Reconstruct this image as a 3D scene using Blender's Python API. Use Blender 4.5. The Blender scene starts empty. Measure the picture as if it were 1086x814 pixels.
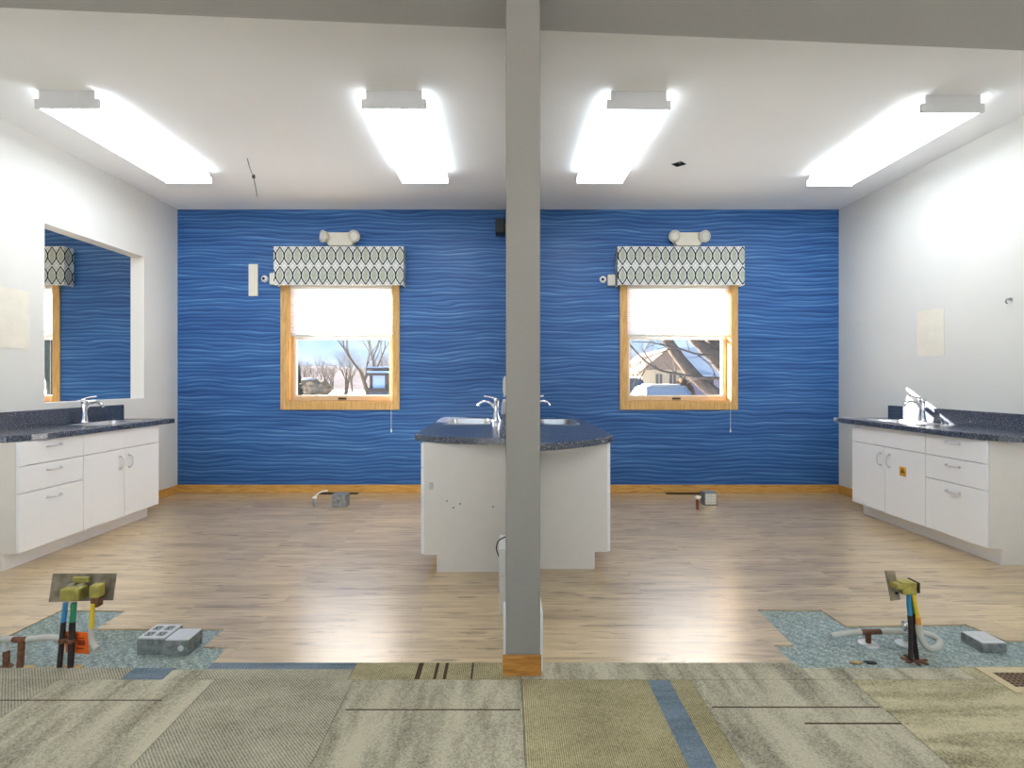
import bpy, bmesh, math, random
from mathutils import Vector, Matrix
from mathutils.geometry import tessellate_polygon

scn = bpy.context.scene
COL = scn.collection
R = random.Random(7)
CAMZ = 1.21
F = 524.0
VX, VY = 537.0, 403.0
BACK = 5.33          # depth of the blue wall
XL, XR = -3.547, 3.587
HC = 3.05

def px2floor(x, y, z=0.0):
    d = F*(CAMZ-z)/(y-VY)
    return ((x-VX)*d/F, d)
def at(x, y, d):
    return Vector(((x-VX)*d/F, d, CAMZ-(y-VY)*d/F))

# ------------------------------------------------------------------ materials
def lin(c):
    out = []
    for v in c[:3]:
        v /= 255.0
        out.append(v/12.92 if v <= 0.04045 else ((v+0.055)/1.055)**2.4)
    return (out[0], out[1], out[2], 1.0)

class NT:
    def __init__(self, name):
        self.m = bpy.data.materials.new(name); self.m.use_nodes = True
        self.t = self.m.node_tree; self.t.nodes.clear()
        self.out = self.t.nodes.new('ShaderNodeOutputMaterial')
    def n(self, typ, **kw):
        nd = self.t.nodes.new('ShaderNode'+typ)
        for k, v in kw.items():
            if k.startswith('i_'):
                nd.inputs[k[2:].replace('_', ' ')].default_value = v
            else:
                setattr(nd, k, v)
        return nd
    def l(self, a, b): self.t.links.new(a, b)
    def math(self, op, a, b=None, c=None):
        nd = self.n('Math', operation=op)
        for i, v in enumerate((a, b, c)):
            if v is None: continue
            if isinstance(v, (int, float)): nd.inputs[i].default_value = v
            else: self.l(v, nd.inputs[i])
        return nd.outputs[0]
    def ramp(self, fac, stops, interp='LINEAR'):
        nd = self.n('ValToRGB'); cr = nd.color_ramp; cr.interpolation = interp
        while len(cr.elements) < len(stops): cr.elements.new(0.5)
        for e, (p, c) in zip(cr.elements, stops): e.position = p; e.color = c
        self.l(fac, nd.inputs[0]); return nd.outputs[0]
    def mix(self, fac, a, b, blend='MIX'):
        nd = self.n('MixRGB', blend_type=blend)
        for i, v in enumerate((fac, a, b)):
            if isinstance(v, (int, float)): nd.inputs[i].default_value = v
            elif isinstance(v, tuple): nd.inputs[i].default_value = v
            else: self.l(v, nd.inputs[i])
        return nd.outputs[0]
    def coord(self, scale=(1, 1, 1), rot=(0, 0, 0), loc=(0, 0, 0)):
        tc = self.n('TexCoord'); mp = self.n('Mapping')
        mp.inputs['Scale'].default_value = scale; mp.inputs['Rotation'].default_value = rot; mp.inputs['Location'].default_value = loc
        self.l(tc.outputs['Object'], mp.inputs['Vector']); return mp.outputs[0]
    def noise(self, vec, scale, detail=2.0, rough=0.5, dist=0.0):
        nd = self.n('TexNoise'); nd.inputs['Scale'].default_value = scale; nd.inputs['Detail'].default_value = detail
        nd.inputs['Roughness'].default_value = rough; nd.inputs['Distortion'].default_value = dist
        if vec is not None: self.l(vec, nd.inputs['Vector'])
        return nd.outputs['Fac']
    def bsdf(self, color, rough=0.5, metal=0.0, spec=0.5, bump=None, bstr=0.2, bdist=0.01, coat=0.0, coat_rough=0.1, sheen=0.0):
        b = self.n('BsdfPrincipled')
        for key, v in (('Base Color', color), ('Roughness', rough), ('Metallic', metal)):
            if isinstance(v, (int, float, tuple)): b.inputs[key].default_value = v
            else: self.l(v, b.inputs[key])
        b.inputs['Specular IOR Level'].default_value = spec
        b.inputs['Coat Weight'].default_value = coat; b.inputs['Coat Roughness'].default_value = coat_rough; b.inputs['Coat IOR'].default_value = 1.75 if coat == 1.0 else 1.5
        b.inputs['Sheen Weight'].default_value = sheen
        if bump is not None:
            bp = self.n('Bump'); bp.inputs['Strength'].default_value = bstr; bp.inputs['Distance'].default_value = bdist
            self.l(bump, bp.inputs['Height']); self.l(bp.outputs[0], b.inputs['Normal'])
        self.l(b.outputs[0], self.out.inputs[0]); return b

def scale_c(c, k): return (min(1, c[0]*k), min(1, c[1]*k), min(1, c[2]*k), 1.0)

def simple(name, rgb, rough=0.5, metal=0.0, var=0.06, nscale=18.0, spec=0.5, bstr=0.0, coat=0.0):
    t = NT(name); c = lin(rgb)
    f = t.noise(t.coord(), nscale, 3)
    colr = t.ramp(f, [(0.3, scale_c(c, 1-var)), (0.7, scale_c(c, 1+var))])
    t.bsdf(colr, rough, metal, spec, bump=f if bstr else None, bstr=bstr, bdist=0.003, coat=coat)
    return t.m

M = {}
M['wall'] = simple('wall_paint', (226, 225, 220), 0.75, var=0.015, nscale=3, bstr=0.02)
M['partition'] = simple('partition_paint', (138, 133, 126), 0.75, var=0.015, nscale=3, bstr=0.02)  # wall paint darkened to stand for shade on the partition's near end
M['ceiling'] = simple('ceiling_paint', (246, 246, 246), 0.85, var=0.01, nscale=2)
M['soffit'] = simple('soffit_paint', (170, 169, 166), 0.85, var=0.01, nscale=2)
M['reveal'] = simple('white_reveal_paint', (232, 231, 226), 0.6, var=0.01)
M['patch'] = simple('cream_patch', (236, 230, 216), 0.7, var=0.04, nscale=12)
M['cab_white'] = simple('white_laminate', (246, 247, 250), 0.35, var=0.008)
M['cab_body'] = simple('greige_laminate', (230, 225, 218), 0.45, var=0.012)
M['chrome'] = simple('chrome', (222, 222, 226), 0.12, 1.0, var=0.01)
M['steel'] = simple('brushed_steel', (205, 205, 206), 0.28, 1.0, var=0.04, nscale=60)
M['pull'] = simple('satin_nickel', (214, 214, 216), 0.3, 1.0, var=0.03)
M['galv'] = simple('galvanised_metal', (150, 154, 156), 0.5, 0.7, var=0.28, nscale=45)
M['galv_dark'] = simple('galvanised_dark', (136, 140, 138), 0.6, 0.5, var=0.35, nscale=40)
M['cover'] = simple('pale_metal_cover', (205, 206, 208), 0.4, 0.4, var=0.06, nscale=30)
M['dark'] = simple('dark_plastic', (32, 32, 34), 0.5, var=0.1)
M['black'] = simple('black_void', (12, 12, 12), 0.8)
M['rust'] = simple('rusted_iron', (108, 70, 48), 0.85, 0.1, var=0.5, nscale=50)
M['darkpipe'] = simple('dark_iron_pipe', (52, 42, 38), 0.7, 0.2, var=0.4, nscale=40)
M['plate'] = simple('tarnished_plate', (134, 122, 102), 0.5, 0.5, var=0.35, nscale=25)
M['brass'] = simple('greenish_brass', (172, 160, 84), 0.45, 0.45, var=0.3, nscale=30)
M['blue_paint'] = simple('blue_pipe_paint', (52, 130, 175), 0.5, var=0.15)
M['green_paint'] = simple('green_pipe_paint', (40, 132, 96), 0.5, var=0.15)
M['lime_paint'] = simple('lime_hose', (140, 185, 60), 0.5, var=0.15)
M['yellow'] = simple('yellow_hose', (222, 188, 44), 0.45, var=0.1)
M['orange_hose'] = simple('orange_hose', (210, 140, 50), 0.45, var=0.1)
M['grey_hose'] = simple('grey_hose', (182, 180, 170), 0.6, var=0.08)
M['tag'] = simple('orange_tag', (242, 104, 28), 0.6, var=0.1)
M['tag_ink'] = simple('tag_ink', (150, 52, 18), 0.7)
M['plaster'] = simple('broken_plaster', (176, 152, 104), 0.9, var=0.4, nscale=60)
M['white_plastic'] = simple('white_plastic', (228, 227, 221), 0.4, var=0.02)
M['ivory'] = simple('ivory_plastic', (224, 220, 206), 0.4, var=0.02)
M['lens'] = simple('lamp_lens', (214, 214, 205), 0.15, var=0.03)
M['fix_white'] = simple('fixture_enamel', (205, 205, 206), 0.4, var=0.01)
M['copper'] = simple('copper_pipe', (150, 84, 54), 0.4, 0.8, var=0.2)
M['register'] = simple('register_brown', (70, 58, 48), 0.5, 0.4, var=0.1)
M['grille'] = simple('brown_grille', (128, 100, 76), 0.5, 0.2, var=0.1)
M['reg_frame'] = simple('register_frame_beige', (196, 178, 140), 0.6, var=0.08)
M['cord'] = simple('white_cord', (225, 225, 220), 0.6)
M['speaker'] = simple('speaker_charcoal', (38, 42, 50), 0.6, var=0.1)
M['sticker'] = simple('sticker_orange', (246, 186, 62), 0.5, var=0.04)
M['ink'] = simple('sticker_ink', (60, 40, 24), 0.6)
M['sash_white'] = simple('white_vinyl_sash', (235, 226, 216), 0.5, var=0.02)
M['rail_grey'] = simple('blind_rail', (196, 190, 180), 0.5, var=0.02)
# outdoors
M['snow'] = simple('snow', (190, 193, 198), 0.8, var=0.03, nscale=1.5, bstr=0.1, spec=0.05)
M['fresh_snow'] = simple('fresh_snow', (242, 243, 246), 0.8, var=0.02, nscale=1.5, spec=0.05)  # brighter snow for the unseen front ground, added to bounce fill indoors
M['bark'] = simple('bark_grey', (92, 80, 70), 0.9, var=0.35, nscale=14, bstr=0.4, spec=0.05)
M['twig'] = simple('twig_bark', (84, 72, 68), 0.9, var=0.25, nscale=3, spec=0.05)
M['hill'] = simple('brush_hillside', (88, 82, 88), 0.95, var=0.35, nscale=0.7, spec=0.05)
M['hedge'] = simple('hedge_twigs', (140, 126, 108), 0.95, var=0.3, nscale=3, spec=0.05)
M['hedge_dark'] = simple('brown_shrub', (92, 74, 62), 0.95, var=0.3, nscale=6, spec=0.05)
M['conifer'] = simple('conifer_needles', (48, 60, 58), 0.95, var=0.3, nscale=4, spec=0.05)
M['siding'] = simple('cream_siding', (172, 156, 132), 0.8, var=0.05, spec=0.05)
M['shingle'] = simple('brown_shingles', (128, 112, 102), 0.9, var=0.25, nscale=12, spec=0.05)
M['house_dark'] = simple('house_window_dark', (60, 58, 62), 0.3)
M['pink_siding'] = simple('mauve_siding', (196, 172, 180), 0.8, var=0.05, spec=0.05)
M['cedar'] = simple('weathered_cedar', (92, 74, 58), 0.85, var=0.2, nscale=10, spec=0.05)
M['frost'] = simple('frosted_panel', (196, 194, 198), 0.5, var=0.02)
M['stone'] = simple('post_stone', (100, 96, 92), 0.9, var=0.25, nscale=20, spec=0.05)
M['car_silver'] = simple('car_silver', (150, 154, 160), 0.25, 0.4, var=0.01, coat=0.6)
M['car_dark'] = simple('car_dark', (38, 44, 54), 0.25, 0.3, var=0.02, coat=0.6)
M['car_glass'] = simple('car_glass', (60, 70, 82), 0.08, var=0.02)
M['car_frost'] = simple('car_frosted_glass', (150, 156, 164), 0.4, var=0.05)
M['tyre'] = simple('tyre_rubber', (24, 24, 25), 0.8)

# oak trim
t = NT('oak_trim')
g = t.noise(t.coord((3, 30, 30)), 2.0, 4, 0.6, 0.6)
t.bsdf(t.ramp(g, [(0.3, lin((184, 130, 62))), (0.55, lin((214, 164, 88))), (0.8, lin((226, 182, 112)))]), 0.4, spec=0.4)
M['oak'] = t.m
t = NT('oak_trim_vertical')
g = t.noise(t.coord((30, 30, 3)), 2.0, 4, 0.6, 0.6)
t.bsdf(t.ramp(g, [(0.3, lin((194, 146, 84))), (0.55, lin((218, 176, 112))), (0.8, lin((230, 196, 138)))]), 0.4, spec=0.4)
M['oak_v'] = t.m
M['oak_pale'] = simple('pale_oak_sash', (222, 192, 152), 0.45, var=0.06, nscale=9)
t = NT('oak_block')
g = t.noise(t.coord((4, 30, 40)), 2.5, 4, 0.6, 0.6)
t.bsdf(t.ramp(g, [(0.3, lin((150, 96, 40))), (0.55, lin((184, 128, 60))), (0.8, lin((200, 146, 78)))]), 0.4, spec=0.4)
M['oak_block'] = t.m

# blue rippled wallcovering
t = NT('blue_wave_wallcovering')
tc = t.n('TexCoord'); sp = t.n('SeparateXYZ'); t.l(tc.outputs['Object'], sp.inputs[0])
n1 = t.noise(t.coord((1.1, 1, 1.6)), 1.0, 1.5, 0.5)
n2 = t.noise(t.coord((2.2, 1, 7.0), loc=(3, 0, 1)), 1.0, 1.0, 0.5)
v = t.math('MULTIPLY', sp.outputs[2], 24.0)
v = t.math('ADD', v, t.math('MULTIPLY', n1, 2.8))
v = t.math('ADD', v, t.math('MULTIPLY', n2, 1.5))
fr = t.math('FRACT', v)
n3 = t.noise(t.coord((1.2, 1, 20.0), loc=(7, 0, 2)), 1.0, 2.0, 0.55)
ramp = t.ramp(fr, [(0.0, (0.1, 0.1, 0.1, 1)), (0.12, (0.0, 0.0, 0.0, 1)), (0.55, (0.42, 0.42, 0.42, 1)), (0.86, (0.62, 0.62, 0.62, 1)), (0.94, (0.85, 0.85, 0.85, 1)), (1.0, (0.15, 0.15, 0.15, 1))])
pat = t.math('ADD', t.math('MULTIPLY', ramp, 0.5), t.math('MULTIPLY', n3, 0.6))
colr = t.ramp(pat, [(0.16, lin((30, 66, 122))), (0.46, lin((50, 98, 160))), (0.64, lin((70, 122, 182))), (0.84, lin((124, 172, 216)))])
t.bsdf(colr, 0.42, spec=0.35, bump=pat, bstr=0.2, bdist=0.008)
M['blue'] = t.m

# oak-look vinyl planks
t = NT('oak_plank_floor')
co = t.coord()
br = t.n('TexBrick'); br.offset = 0.37; br.offset_frequency = 2; br.squash = 1.0
for k, vv in (('Scale', 1.0), ('Mortar Size', 0.0011), ('Mortar Smooth', 0.2), ('Bias', 0.0), ('Brick Width', 1.22), ('Row Height', 0.127)):
    br.inputs[k].default_value = vv
br.inputs['Color1'].default_value = (0, 0, 0, 1); br.inputs['Color2'].default_value = (1, 1, 1, 1); br.inputs['Mortar'].default_value = (0.5, 0.5, 0.5, 1)
t.l(co, br.inputs['Vector'])
# grain, shifted per plank
shift = t.n('VectorMath', operation='MULTIPLY_ADD'); t.l(br.outputs['Color'], shift.inputs[0])
shift.inputs[1].default_value = (7.3, 3.1, 5.0); t.l(co, shift.inputs[2])
def gv(s):
    mp = t.n('Mapping'); mp.inputs['Scale'].default_value = s; t.l(shift.outputs[0], mp.inputs['Vector']); return mp.outputs[0]
gr = t.noise(gv((1.3, 14, 1)), 1.4, 6, 0.62, 0.7)
fine = t.noise(gv((4, 90, 1)), 1.5, 3, 0.6)
blot = t.noise(gv((1.5, 4.0, 1)), 1.2, 2, 0.5)
c1 = t.ramp(gr, [(0.26, lin((112, 86, 54))), (0.42, lin((180, 149, 100))), (0.56, lin((216, 184, 132))), (0.76, lin((242, 214, 160)))])
c2 = t.mix(0.22, c1, t.ramp(fine, [(0.35, lin((118, 96, 74))), (0.65, lin((222, 200, 166)))]))
c3 = t.mix(0.35, c2, t.ramp(blot, [(0.35, lin((156, 134, 100))), (0.62, lin((220, 196, 152)))]))
c3 = t.mix(0.15, c3, t.ramp(br.outputs['Color'], [(0.0, lin((150, 128, 106))), (1.0, lin((208, 184, 152)))]))
vo = t.n('TexVoronoi'); vo.inputs['Scale'].default_value = 1.0; t.l(gv((2.4, 15.0, 1)), vo.inputs['Vector'])
kn = t.math('ADD', vo.outputs['Distance'], t.math('MULTIPLY', t.noise(gv((9, 26, 1)), 1.0, 3, 0.6), 0.34))
kmask = t.ramp(kn, [(0.25, (1, 1, 1, 1)), (0.36, (0, 0, 0, 1))])
c4 = t.mix(t.math('MULTIPLY', kmask, 0.6), c3, lin((84, 62, 46)))
crk = t.noise(gv((2.2, 34, 1)), 1.1, 5, 0.68, 1.4)
cmask = t.ramp(crk, [(0.56, (0, 0, 0, 1)), (0.63, (1, 1, 1, 1))])
c5 = t.mix(t.math('MULTIPLY', cmask, 0.62), c4, lin((104, 80, 58)))
c6 = t.mix(t.math('MULTIPLY', br.outputs['Fac'], 0.4), c5, lin((92, 72, 54)))
rr = t.math('ADD', t.math('MULTIPLY', gr, 0.12), 0.27)
t.bsdf(c6, rr, spec=1.0, coat=1.0, coat_rough=0.27, bump=t.math('SUBTRACT', gr, t.math('MULTIPLY', br.outputs['Fac'], 0.6)), bstr=0.10, bdist=0.003)
M['plank'] = t.m

# exposed blue-grey underlay
t = NT('blue_grey_adhesive')
a = t.noise(t.coord(), 95.0, 3, 0.7)
b = t.noise(t.coord(), 4.0, 3, 0.6)
w = t.n('TexWave', wave_type='BANDS', bands_direction='DIAGONAL'); w.inputs['Scale'].default_value = 9; w.inputs['Distortion'].default_value = 3
t.l(t.coord(), w.inputs['Vector'])
c = t.ramp(a, [(0.32, lin((74, 88, 90))), (0.5, lin((138, 152, 150))), (0.68, lin((204, 212, 206)))])
c = t.mix(0.35, c, t.ramp(b, [(0.35, lin((128, 138, 118))), (0.65, lin((148, 166, 172)))]))
c = t.mix(0.15, c, w.outputs['Color'], 'MULTIPLY')
t.bsdf(c, 0.85, bump=a, bstr=0.5, bdist=0.004)
M['underlay'] = t.m

# carpets
def carpet(name, base, dark, mode):
    t = NT(name)
    fz = t.noise(t.coord(), 150.0, 3, 0.8)
    if mode == 'rib': cs, wd = (1, 1, 1), 'X'
    elif mode == 'ribdiag': cs, wd = (1, 1, 1), 'DIAGONAL'
    else: cs, wd = (1, 1, 1), 'X'
    if mode in ('rib', 'ribdiag'):
        w = t.n('TexWave', wave_type='BANDS', bands_direction=wd); w.inputs['Scale'].default_value = 44.0 if mode == 'rib' else 52.0
        w.inputs['Distortion'].default_value = 0.6; w.inputs['Detail Scale'].default_value = 8
        t.l(t.coord(), w.inputs['Vector'])
        bl = t.noise(t.coord((4, 7, 1)), 1.2, 3, 0.6)
        f = t.math('ADD', t.math('MULTIPLY', w.outputs['Fac'], 0.28), t.math('MULTIPLY', fz, 0.75))
        f = t.math('ADD', f, t.math('MULTIPLY', bl, 0.35)); lo, hi = 0.42, 0.95
    else:
        s = (9, 2.0, 1) if mode == 'blotch_y' else (2.0, 12, 1)
        bl = t.noise(t.coord(s), 1.0, 3, 0.6, 0.3)
        f = t.math('ADD', t.math('MULTIPLY', bl, 0.8), t.math('MULTIPLY', fz, 0.95)); lo, hi = 0.64, 1.14
    t.bsdf(t.ramp(f, [(lo, lin(dark)), (hi, lin(base))]), 0.95, spec=0.1, bump=f, bstr=0.5, bdist=0.004, sheen=0.1)
    return t.m
CB, CD = (176, 170, 152), (112, 106, 92)
M['carpet_rib'] = carpet('carpet_ribbed', (190, 178, 138), (92, 83, 54), 'rib')
M['carpet_diag'] = carpet('carpet_diagonal', (192, 185, 162), (98, 93, 78), 'ribdiag')
M['carpet_plain'] = carpet('carpet_blotched', (188, 180, 156), (106, 100, 84), 'blotch_y')
M['carpet_streak'] = carpet('carpet_streaked', (194, 183, 148), (104, 96, 70), 'blotch_x')
M['carpet_blue'] = carpet('carpet_blue', (116, 130, 142), (76, 90, 102), 'blotch_x')
M['carpet_line'] = simple('carpet_brown_line', (74, 58, 44), 0.95, spec=0.1)

# speckled laminate worktop
t = NT('navy_speckled_laminate')
v1 = t.n('TexVoronoi'); v1.inputs['Scale'].default_value = 210; t.l(t.coord(), v1.inputs['Vector'])
n = t.noise(t.coord(), 130, 2, 0.7)
c = t.ramp(n, [(0.40, lin((40, 45, 56))), (0.58, lin((80, 88, 106))), (0.70, lin((150, 160, 180)))])
c = t.mix(0.25, c, v1.outputs['Color'], 'SOFT_LIGHT')
t.bsdf(c, 0.25, spec=0.9)
M['counter'] = t.m

# valance fabric
t = NT('ogee_fabric')
tc = t.n('TexCoord'); sp = t.n('SeparateXYZ'); t.l(tc.outputs['Object'], sp.inputs[0])
P = 0.0905
xx = t.math('ADD', sp.outputs[0], t.math('MULTIPLY', sp.outputs[1], 1.0))
u = t.math('SUBTRACT', t.math('FRACT', t.math('DIVIDE', xx, P)), 0.5)
ua = t.math('ABSOLUTE', u)
z0 = t.math('SUBTRACT', sp.outputs[2], 0.204)
zr = t.math('ABSOLUTE', z0)
vv = t.math('DIVIDE', t.math('SUBTRACT', zr, 0.103), 0.185)     # -.5 .. +.5 over one row of ovals
cosv = t.math('COSINE', t.math('MULTIPLY', vv, math.pi))
edge = t.math('MULTIPLY', cosv, 0.5)
dist = t.math('ABSOLUTE', t.math('SUBTRACT', ua, edge))
line = t.math('LESS_THAN', dist, 0.075)
inside = t.math('LESS_THAN', t.math('DIVIDE', ua, 0.5), t.math('SUBTRACT', t.math('MULTIPLY', cosv, 1.0), 0.36))
fn = t.noise(t.coord(), 160, 2, 0.7)
sage = t.ramp(fn, [(0.35, lin((150, 160, 142))), (0.65, lin((200, 206, 190)))])
# lattice of small diamonds between the rows
u2 = t.math('ABSOLUTE', t.math('SUBTRACT', t.math('FRACT', t.math('DIVIDE', xx, P/2)), 0.5))
v2 = t.math('ABSOLUTE', t.math('SUBTRACT', t.math('FRACT', t.math('DIVIDE', z0, 0.05)), 0.5))
dm = t.math('LESS_THAN', t.math('ABSOLUTE', t.math('SUBTRACT', t.math('ADD', u2, v2), 0.5)), 0.16)
bg = t.mix(t.math('MULTIPLY', dm, 0.55), lin((236, 237, 236)), lin((158, 164, 160)))
c = t.mix(inside, bg, sage)
c = t.mix(line, c, lin((40, 46, 58)))
t.bsdf(c, 0.85, spec=0.2, bump=fn, bstr=0.1, bdist=0.002)
M['ogee'] = t.m

# emitting diffuser
t = NT('acrylic_diffuser_lit')
e = t.n('Emission'); e.inputs['Color'].default_value = (0.85, 0.935, 1.0, 1); ge = t.n('NewGeometry'); sg = t.n('SeparateXYZ'); t.l(ge.outputs['Normal'], sg.inputs[0])
t.l(t.math('ADD', 0.42, t.math('MULTIPLY', t.math('ABSOLUTE', sg.outputs[2]), 2.05)), e.inputs['Strength'])   # the tubes sit above the flat lens; its side lips are dimmer
t.l(e.outputs[0], t.out.inputs[0]); M['diffuser'] = t.m
# pane
t = NT('window_glass')
tr = t.n('BsdfTransparent'); gl = t.n('BsdfGlossy'); gl.inputs['Roughness'].default_value = 0.02
mx = t.n('MixShader'); mx.inputs[0].default_value = 0.05; t.l(tr.outputs[0], mx.inputs[1]); t.l(gl.outputs[0], mx.inputs[2])
t.l(mx.outputs[0], t.out.inputs[0]); M['glass'] = t.m
# blind
t = NT('white_cellular_fabric')
fz = t.noise(t.coord((60, 60, 6)), 4, 2)
cc = t.ramp(fz, [(0.3, (0.90, 0.90, 0.91, 1)), (0.7, (0.94, 0.94, 0.945, 1))])
df = t.n('BsdfDiffuse'); tl = t.n('BsdfTranslucent'); t.l(cc, df.inputs[0]); t.l(cc, tl.inputs[0])
mx = t.n('MixShader'); mx.inputs[0].default_value = 0.8; t.l(df.outputs[0], mx.inputs[1]); t.l(tl.outputs[0], mx.inputs[2])
t.l(mx.outputs[0], t.out.inputs[0]); M['blind'] = t.m

# ------------------------------------------------------------------ mesh tools
def woff(o):
    v = Vector((0, 0, 0))
    while o is not None: v += o.location; o = o.parent
    return v

class MB:
    def __init__(self): self.bm = bmesh.new()
    def _f(self, vs, smooth=False, mi=0):
        try: f = self.bm.faces.new(vs)
        except ValueError: return None
        f.smooth = smooth; f.material_index = mi; return f
    def box(self, x0, x1, y0, y1, z0, z1, mi=0):
        if x0 > x1: x0, x1 = x1, x0
        v = [self.bm.verts.new(p) for p in ((x0,y0,z0),(x1,y0,z0),(x1,y1,z0),(x0,y1,z0),(x0,y0,z1),(x1,y0,z1),(x1,y1,z1),(x0,y1,z1))]
        for q in ((0,3,2,1),(4,5,6,7),(0,1,5,4),(1,2,6,5),(2,3,7,6),(3,0,4,7)): self._f([v[i] for i in q], False, mi)
        return self
    def obox(self, c, ax, hx, ay, hy, az, hz, mi=0):
        c, ax, ay, az = Vector(c), Vector(ax).normalized(), Vector(ay).normalized(), Vector(az).normalized()
        v = [self.bm.verts.new(c+ax*hx*sx+ay*hy*sy+az*hz*sz) for sx, sy, sz in ((-1,-1,-1),(1,-1,-1),(1,1,-1),(-1,1,-1),(-1,-1,1),(1,-1,1),(1,1,1),(-1,1,1))]
        for q in ((0,3,2,1),(4,5,6,7),(0,1,5,4),(1,2,6,5),(2,3,7,6),(3,0,4,7)): self._f([v[i] for i in q], False, mi)
        return self
    def ring(self, c, t, r, n, ref=None):
        t = Vector(t).normalized()
        a = ref if ref is not None else (Vector((0, 0, 1)) if abs(t.z) < 0.9 else Vector((1, 0, 0)))
        u = t.cross(a).normalized(); w = t.cross(u).normalized()
        return [self.bm.verts.new(Vector(c)+u*r*math.cos(2*math.pi*k/n)+w*r*math.sin(2*math.pi*k/n)) for k in range(n)]
    def tube(self, pts, r, n=10, caps=True, mi=0):
        pts = [Vector(p) for p in pts]
        rs = r if isinstance(r, (list, tuple)) else [r]*len(pts)
        rings = []
        ref = None
        for i, p in enumerate(pts):
            a = pts[max(0, i-1)]; b = pts[min(len(pts)-1, i+1)]
            tn = (b-a)
            if tn.length < 1e-9: tn = Vector((0, 0, 1))
            tn.normalize()
            if ref is None:
                ref = Vector((0, 0, 1)) if abs(tn.z) < 0.9 else Vector((1, 0, 0))
            u = tn.cross(ref)
            if u.length < 1e-4: u = tn.cross(Vector((0.3, 0.8, 0.1)))
            u.normalize(); w = tn.cross(u).normalized(); ref = -w if False else u.cross(tn).normalized()
            rings.append([self.bm.verts.new(p+u*rs[i]*math.cos(2*math.pi*k/n)+w*rs[i]*math.sin(2*math.pi*k/n)) for k in range(n)])
        for A, B in zip(rings, rings[1:]):
            for k in range(n): self._f((A[k], A[(k+1)%n], B[(k+1)%n], B[k]), True, mi)
        if caps:
            for rg, fl in ((rings[0], True), (rings[-1], False)):
                f = self._f(rg[::-1] if fl else rg, False, mi)
                if f:
                    for e in f.edges: e.smooth = False
        return self
    def cyl(self, p0, p1, r0, r1=None, n=16, mi=0):
        return self.tube([p0, p1], [r0, r0 if r1 is None else r1], n, True, mi)
    def lathe(self, o, axis, prof, n=24, mi=0):
        o = Vector(o); ax = Vector(axis).normalized()
        return self.tube_rings([(o+ax*h, ax, r) for r, h in prof], n, mi)
    def tube_rings(self, spec, n, mi=0):
        rings = [self.ring(c, t_, max(r, 1e-4), n) for c, t_, r in spec]
        for A, B in zip(rings, rings[1:]):
            for k in range(n): self._f((A[k], A[(k+1)%n], B[(k+1)%n], B[k]), True, mi)
        for rg, fl in ((rings[0], True), (rings[-1], False)): self._f(rg[::-1] if fl else rg, False, mi)
        for A, B in zip(rings, rings[1:]):
            pass
        return self
    def prism(self, outer, holes, fn, w0, w1, mi=0):
        loops = [outer]+list(holes)
        v3 = [[Vector((p[0], p[1], 0)) for p in lp] for lp in loops]
        tris = tessellate_polygon(v3)
        flat = [p for lp in loops for p in lp]
        lo = [self.bm.verts.new(fn(p[0], p[1], w0)) for p in flat]
        hi = [self.bm.verts.new(fn(p[0], p[1], w1)) for p in flat]
        for a, b, c in tris:
            self._f((lo[a], lo[b], lo[c]), False, mi); self._f((hi[c], hi[b], hi[a]), False, mi)
        k = 0
        for lp in loops:
            m = len(lp)
            for i in range(m):
                a, b = k+i, k+(i+1) % m
                self._f((lo[a], lo[b], hi[b], hi[a]), False, mi)
            k += m
        return self
    def blob(self, c, rx, ry, rz, sub=3, amp=0.15, seed=0, mi=0):
        from mathutils import noise
        r = bmesh.ops.create_icosphere(self.bm, subdivisions=sub, radius=1.0)
        for v in r['verts']:
            k = 1+amp*noise.noise(v.co*2.3+Vector((seed*3.1, seed*1.7, 0)))+amp*0.5*noise.noise(v.co*6+Vector((seed, 0, 0)))
            v.co = Vector((v.co.x*rx*k, v.co.y*ry*k, v.co.z*rz*k))+Vector(c)
        for v in r['verts']:
            for f in v.link_faces: f.smooth = True; f.material_index = mi
        return self
    def build(self, name, mat, parent=None, bevel=0.0, seg=2, origin=None, recalc=True):
        bm = self.bm
        if recalc: bmesh.ops.recalc_face_normals(bm, faces=bm.faces[:])
        if parent is not None: off = woff(parent)
        elif origin == 'base':
            xs = [v.co for v in bm.verts]
            mn = Vector((min(v[i] for v in xs) for i in range(3))); mx = Vector((max(v[i] for v in xs) for i in range(3)))
            off = Vector(((mn.x+mx.x)/2, (mn.y+mx.y)/2, mn.z))
        else: off = Vector((0, 0, 0))
        bmesh.ops.translate(bm, verts=bm.verts[:], vec=-off)
        me = bpy.data.meshes.new(name); bm.to_mesh(me); bm.free()
        o = bpy.data.objects.new(name, me); COL.objects.link(o)
        if parent is not None: o.parent = parent
        else: o.location = off
        for m in (mat if isinstance(mat, (list, tuple)) else [mat]): me.materials.append(m)
        if bevel:
            md = o.modifiers.new('bevel', 'BEVEL'); md.width = bevel; md.segments = seg; md.limit_method = 'ANGLE'; md.angle_limit = math.radians(40)
        return o

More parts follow.
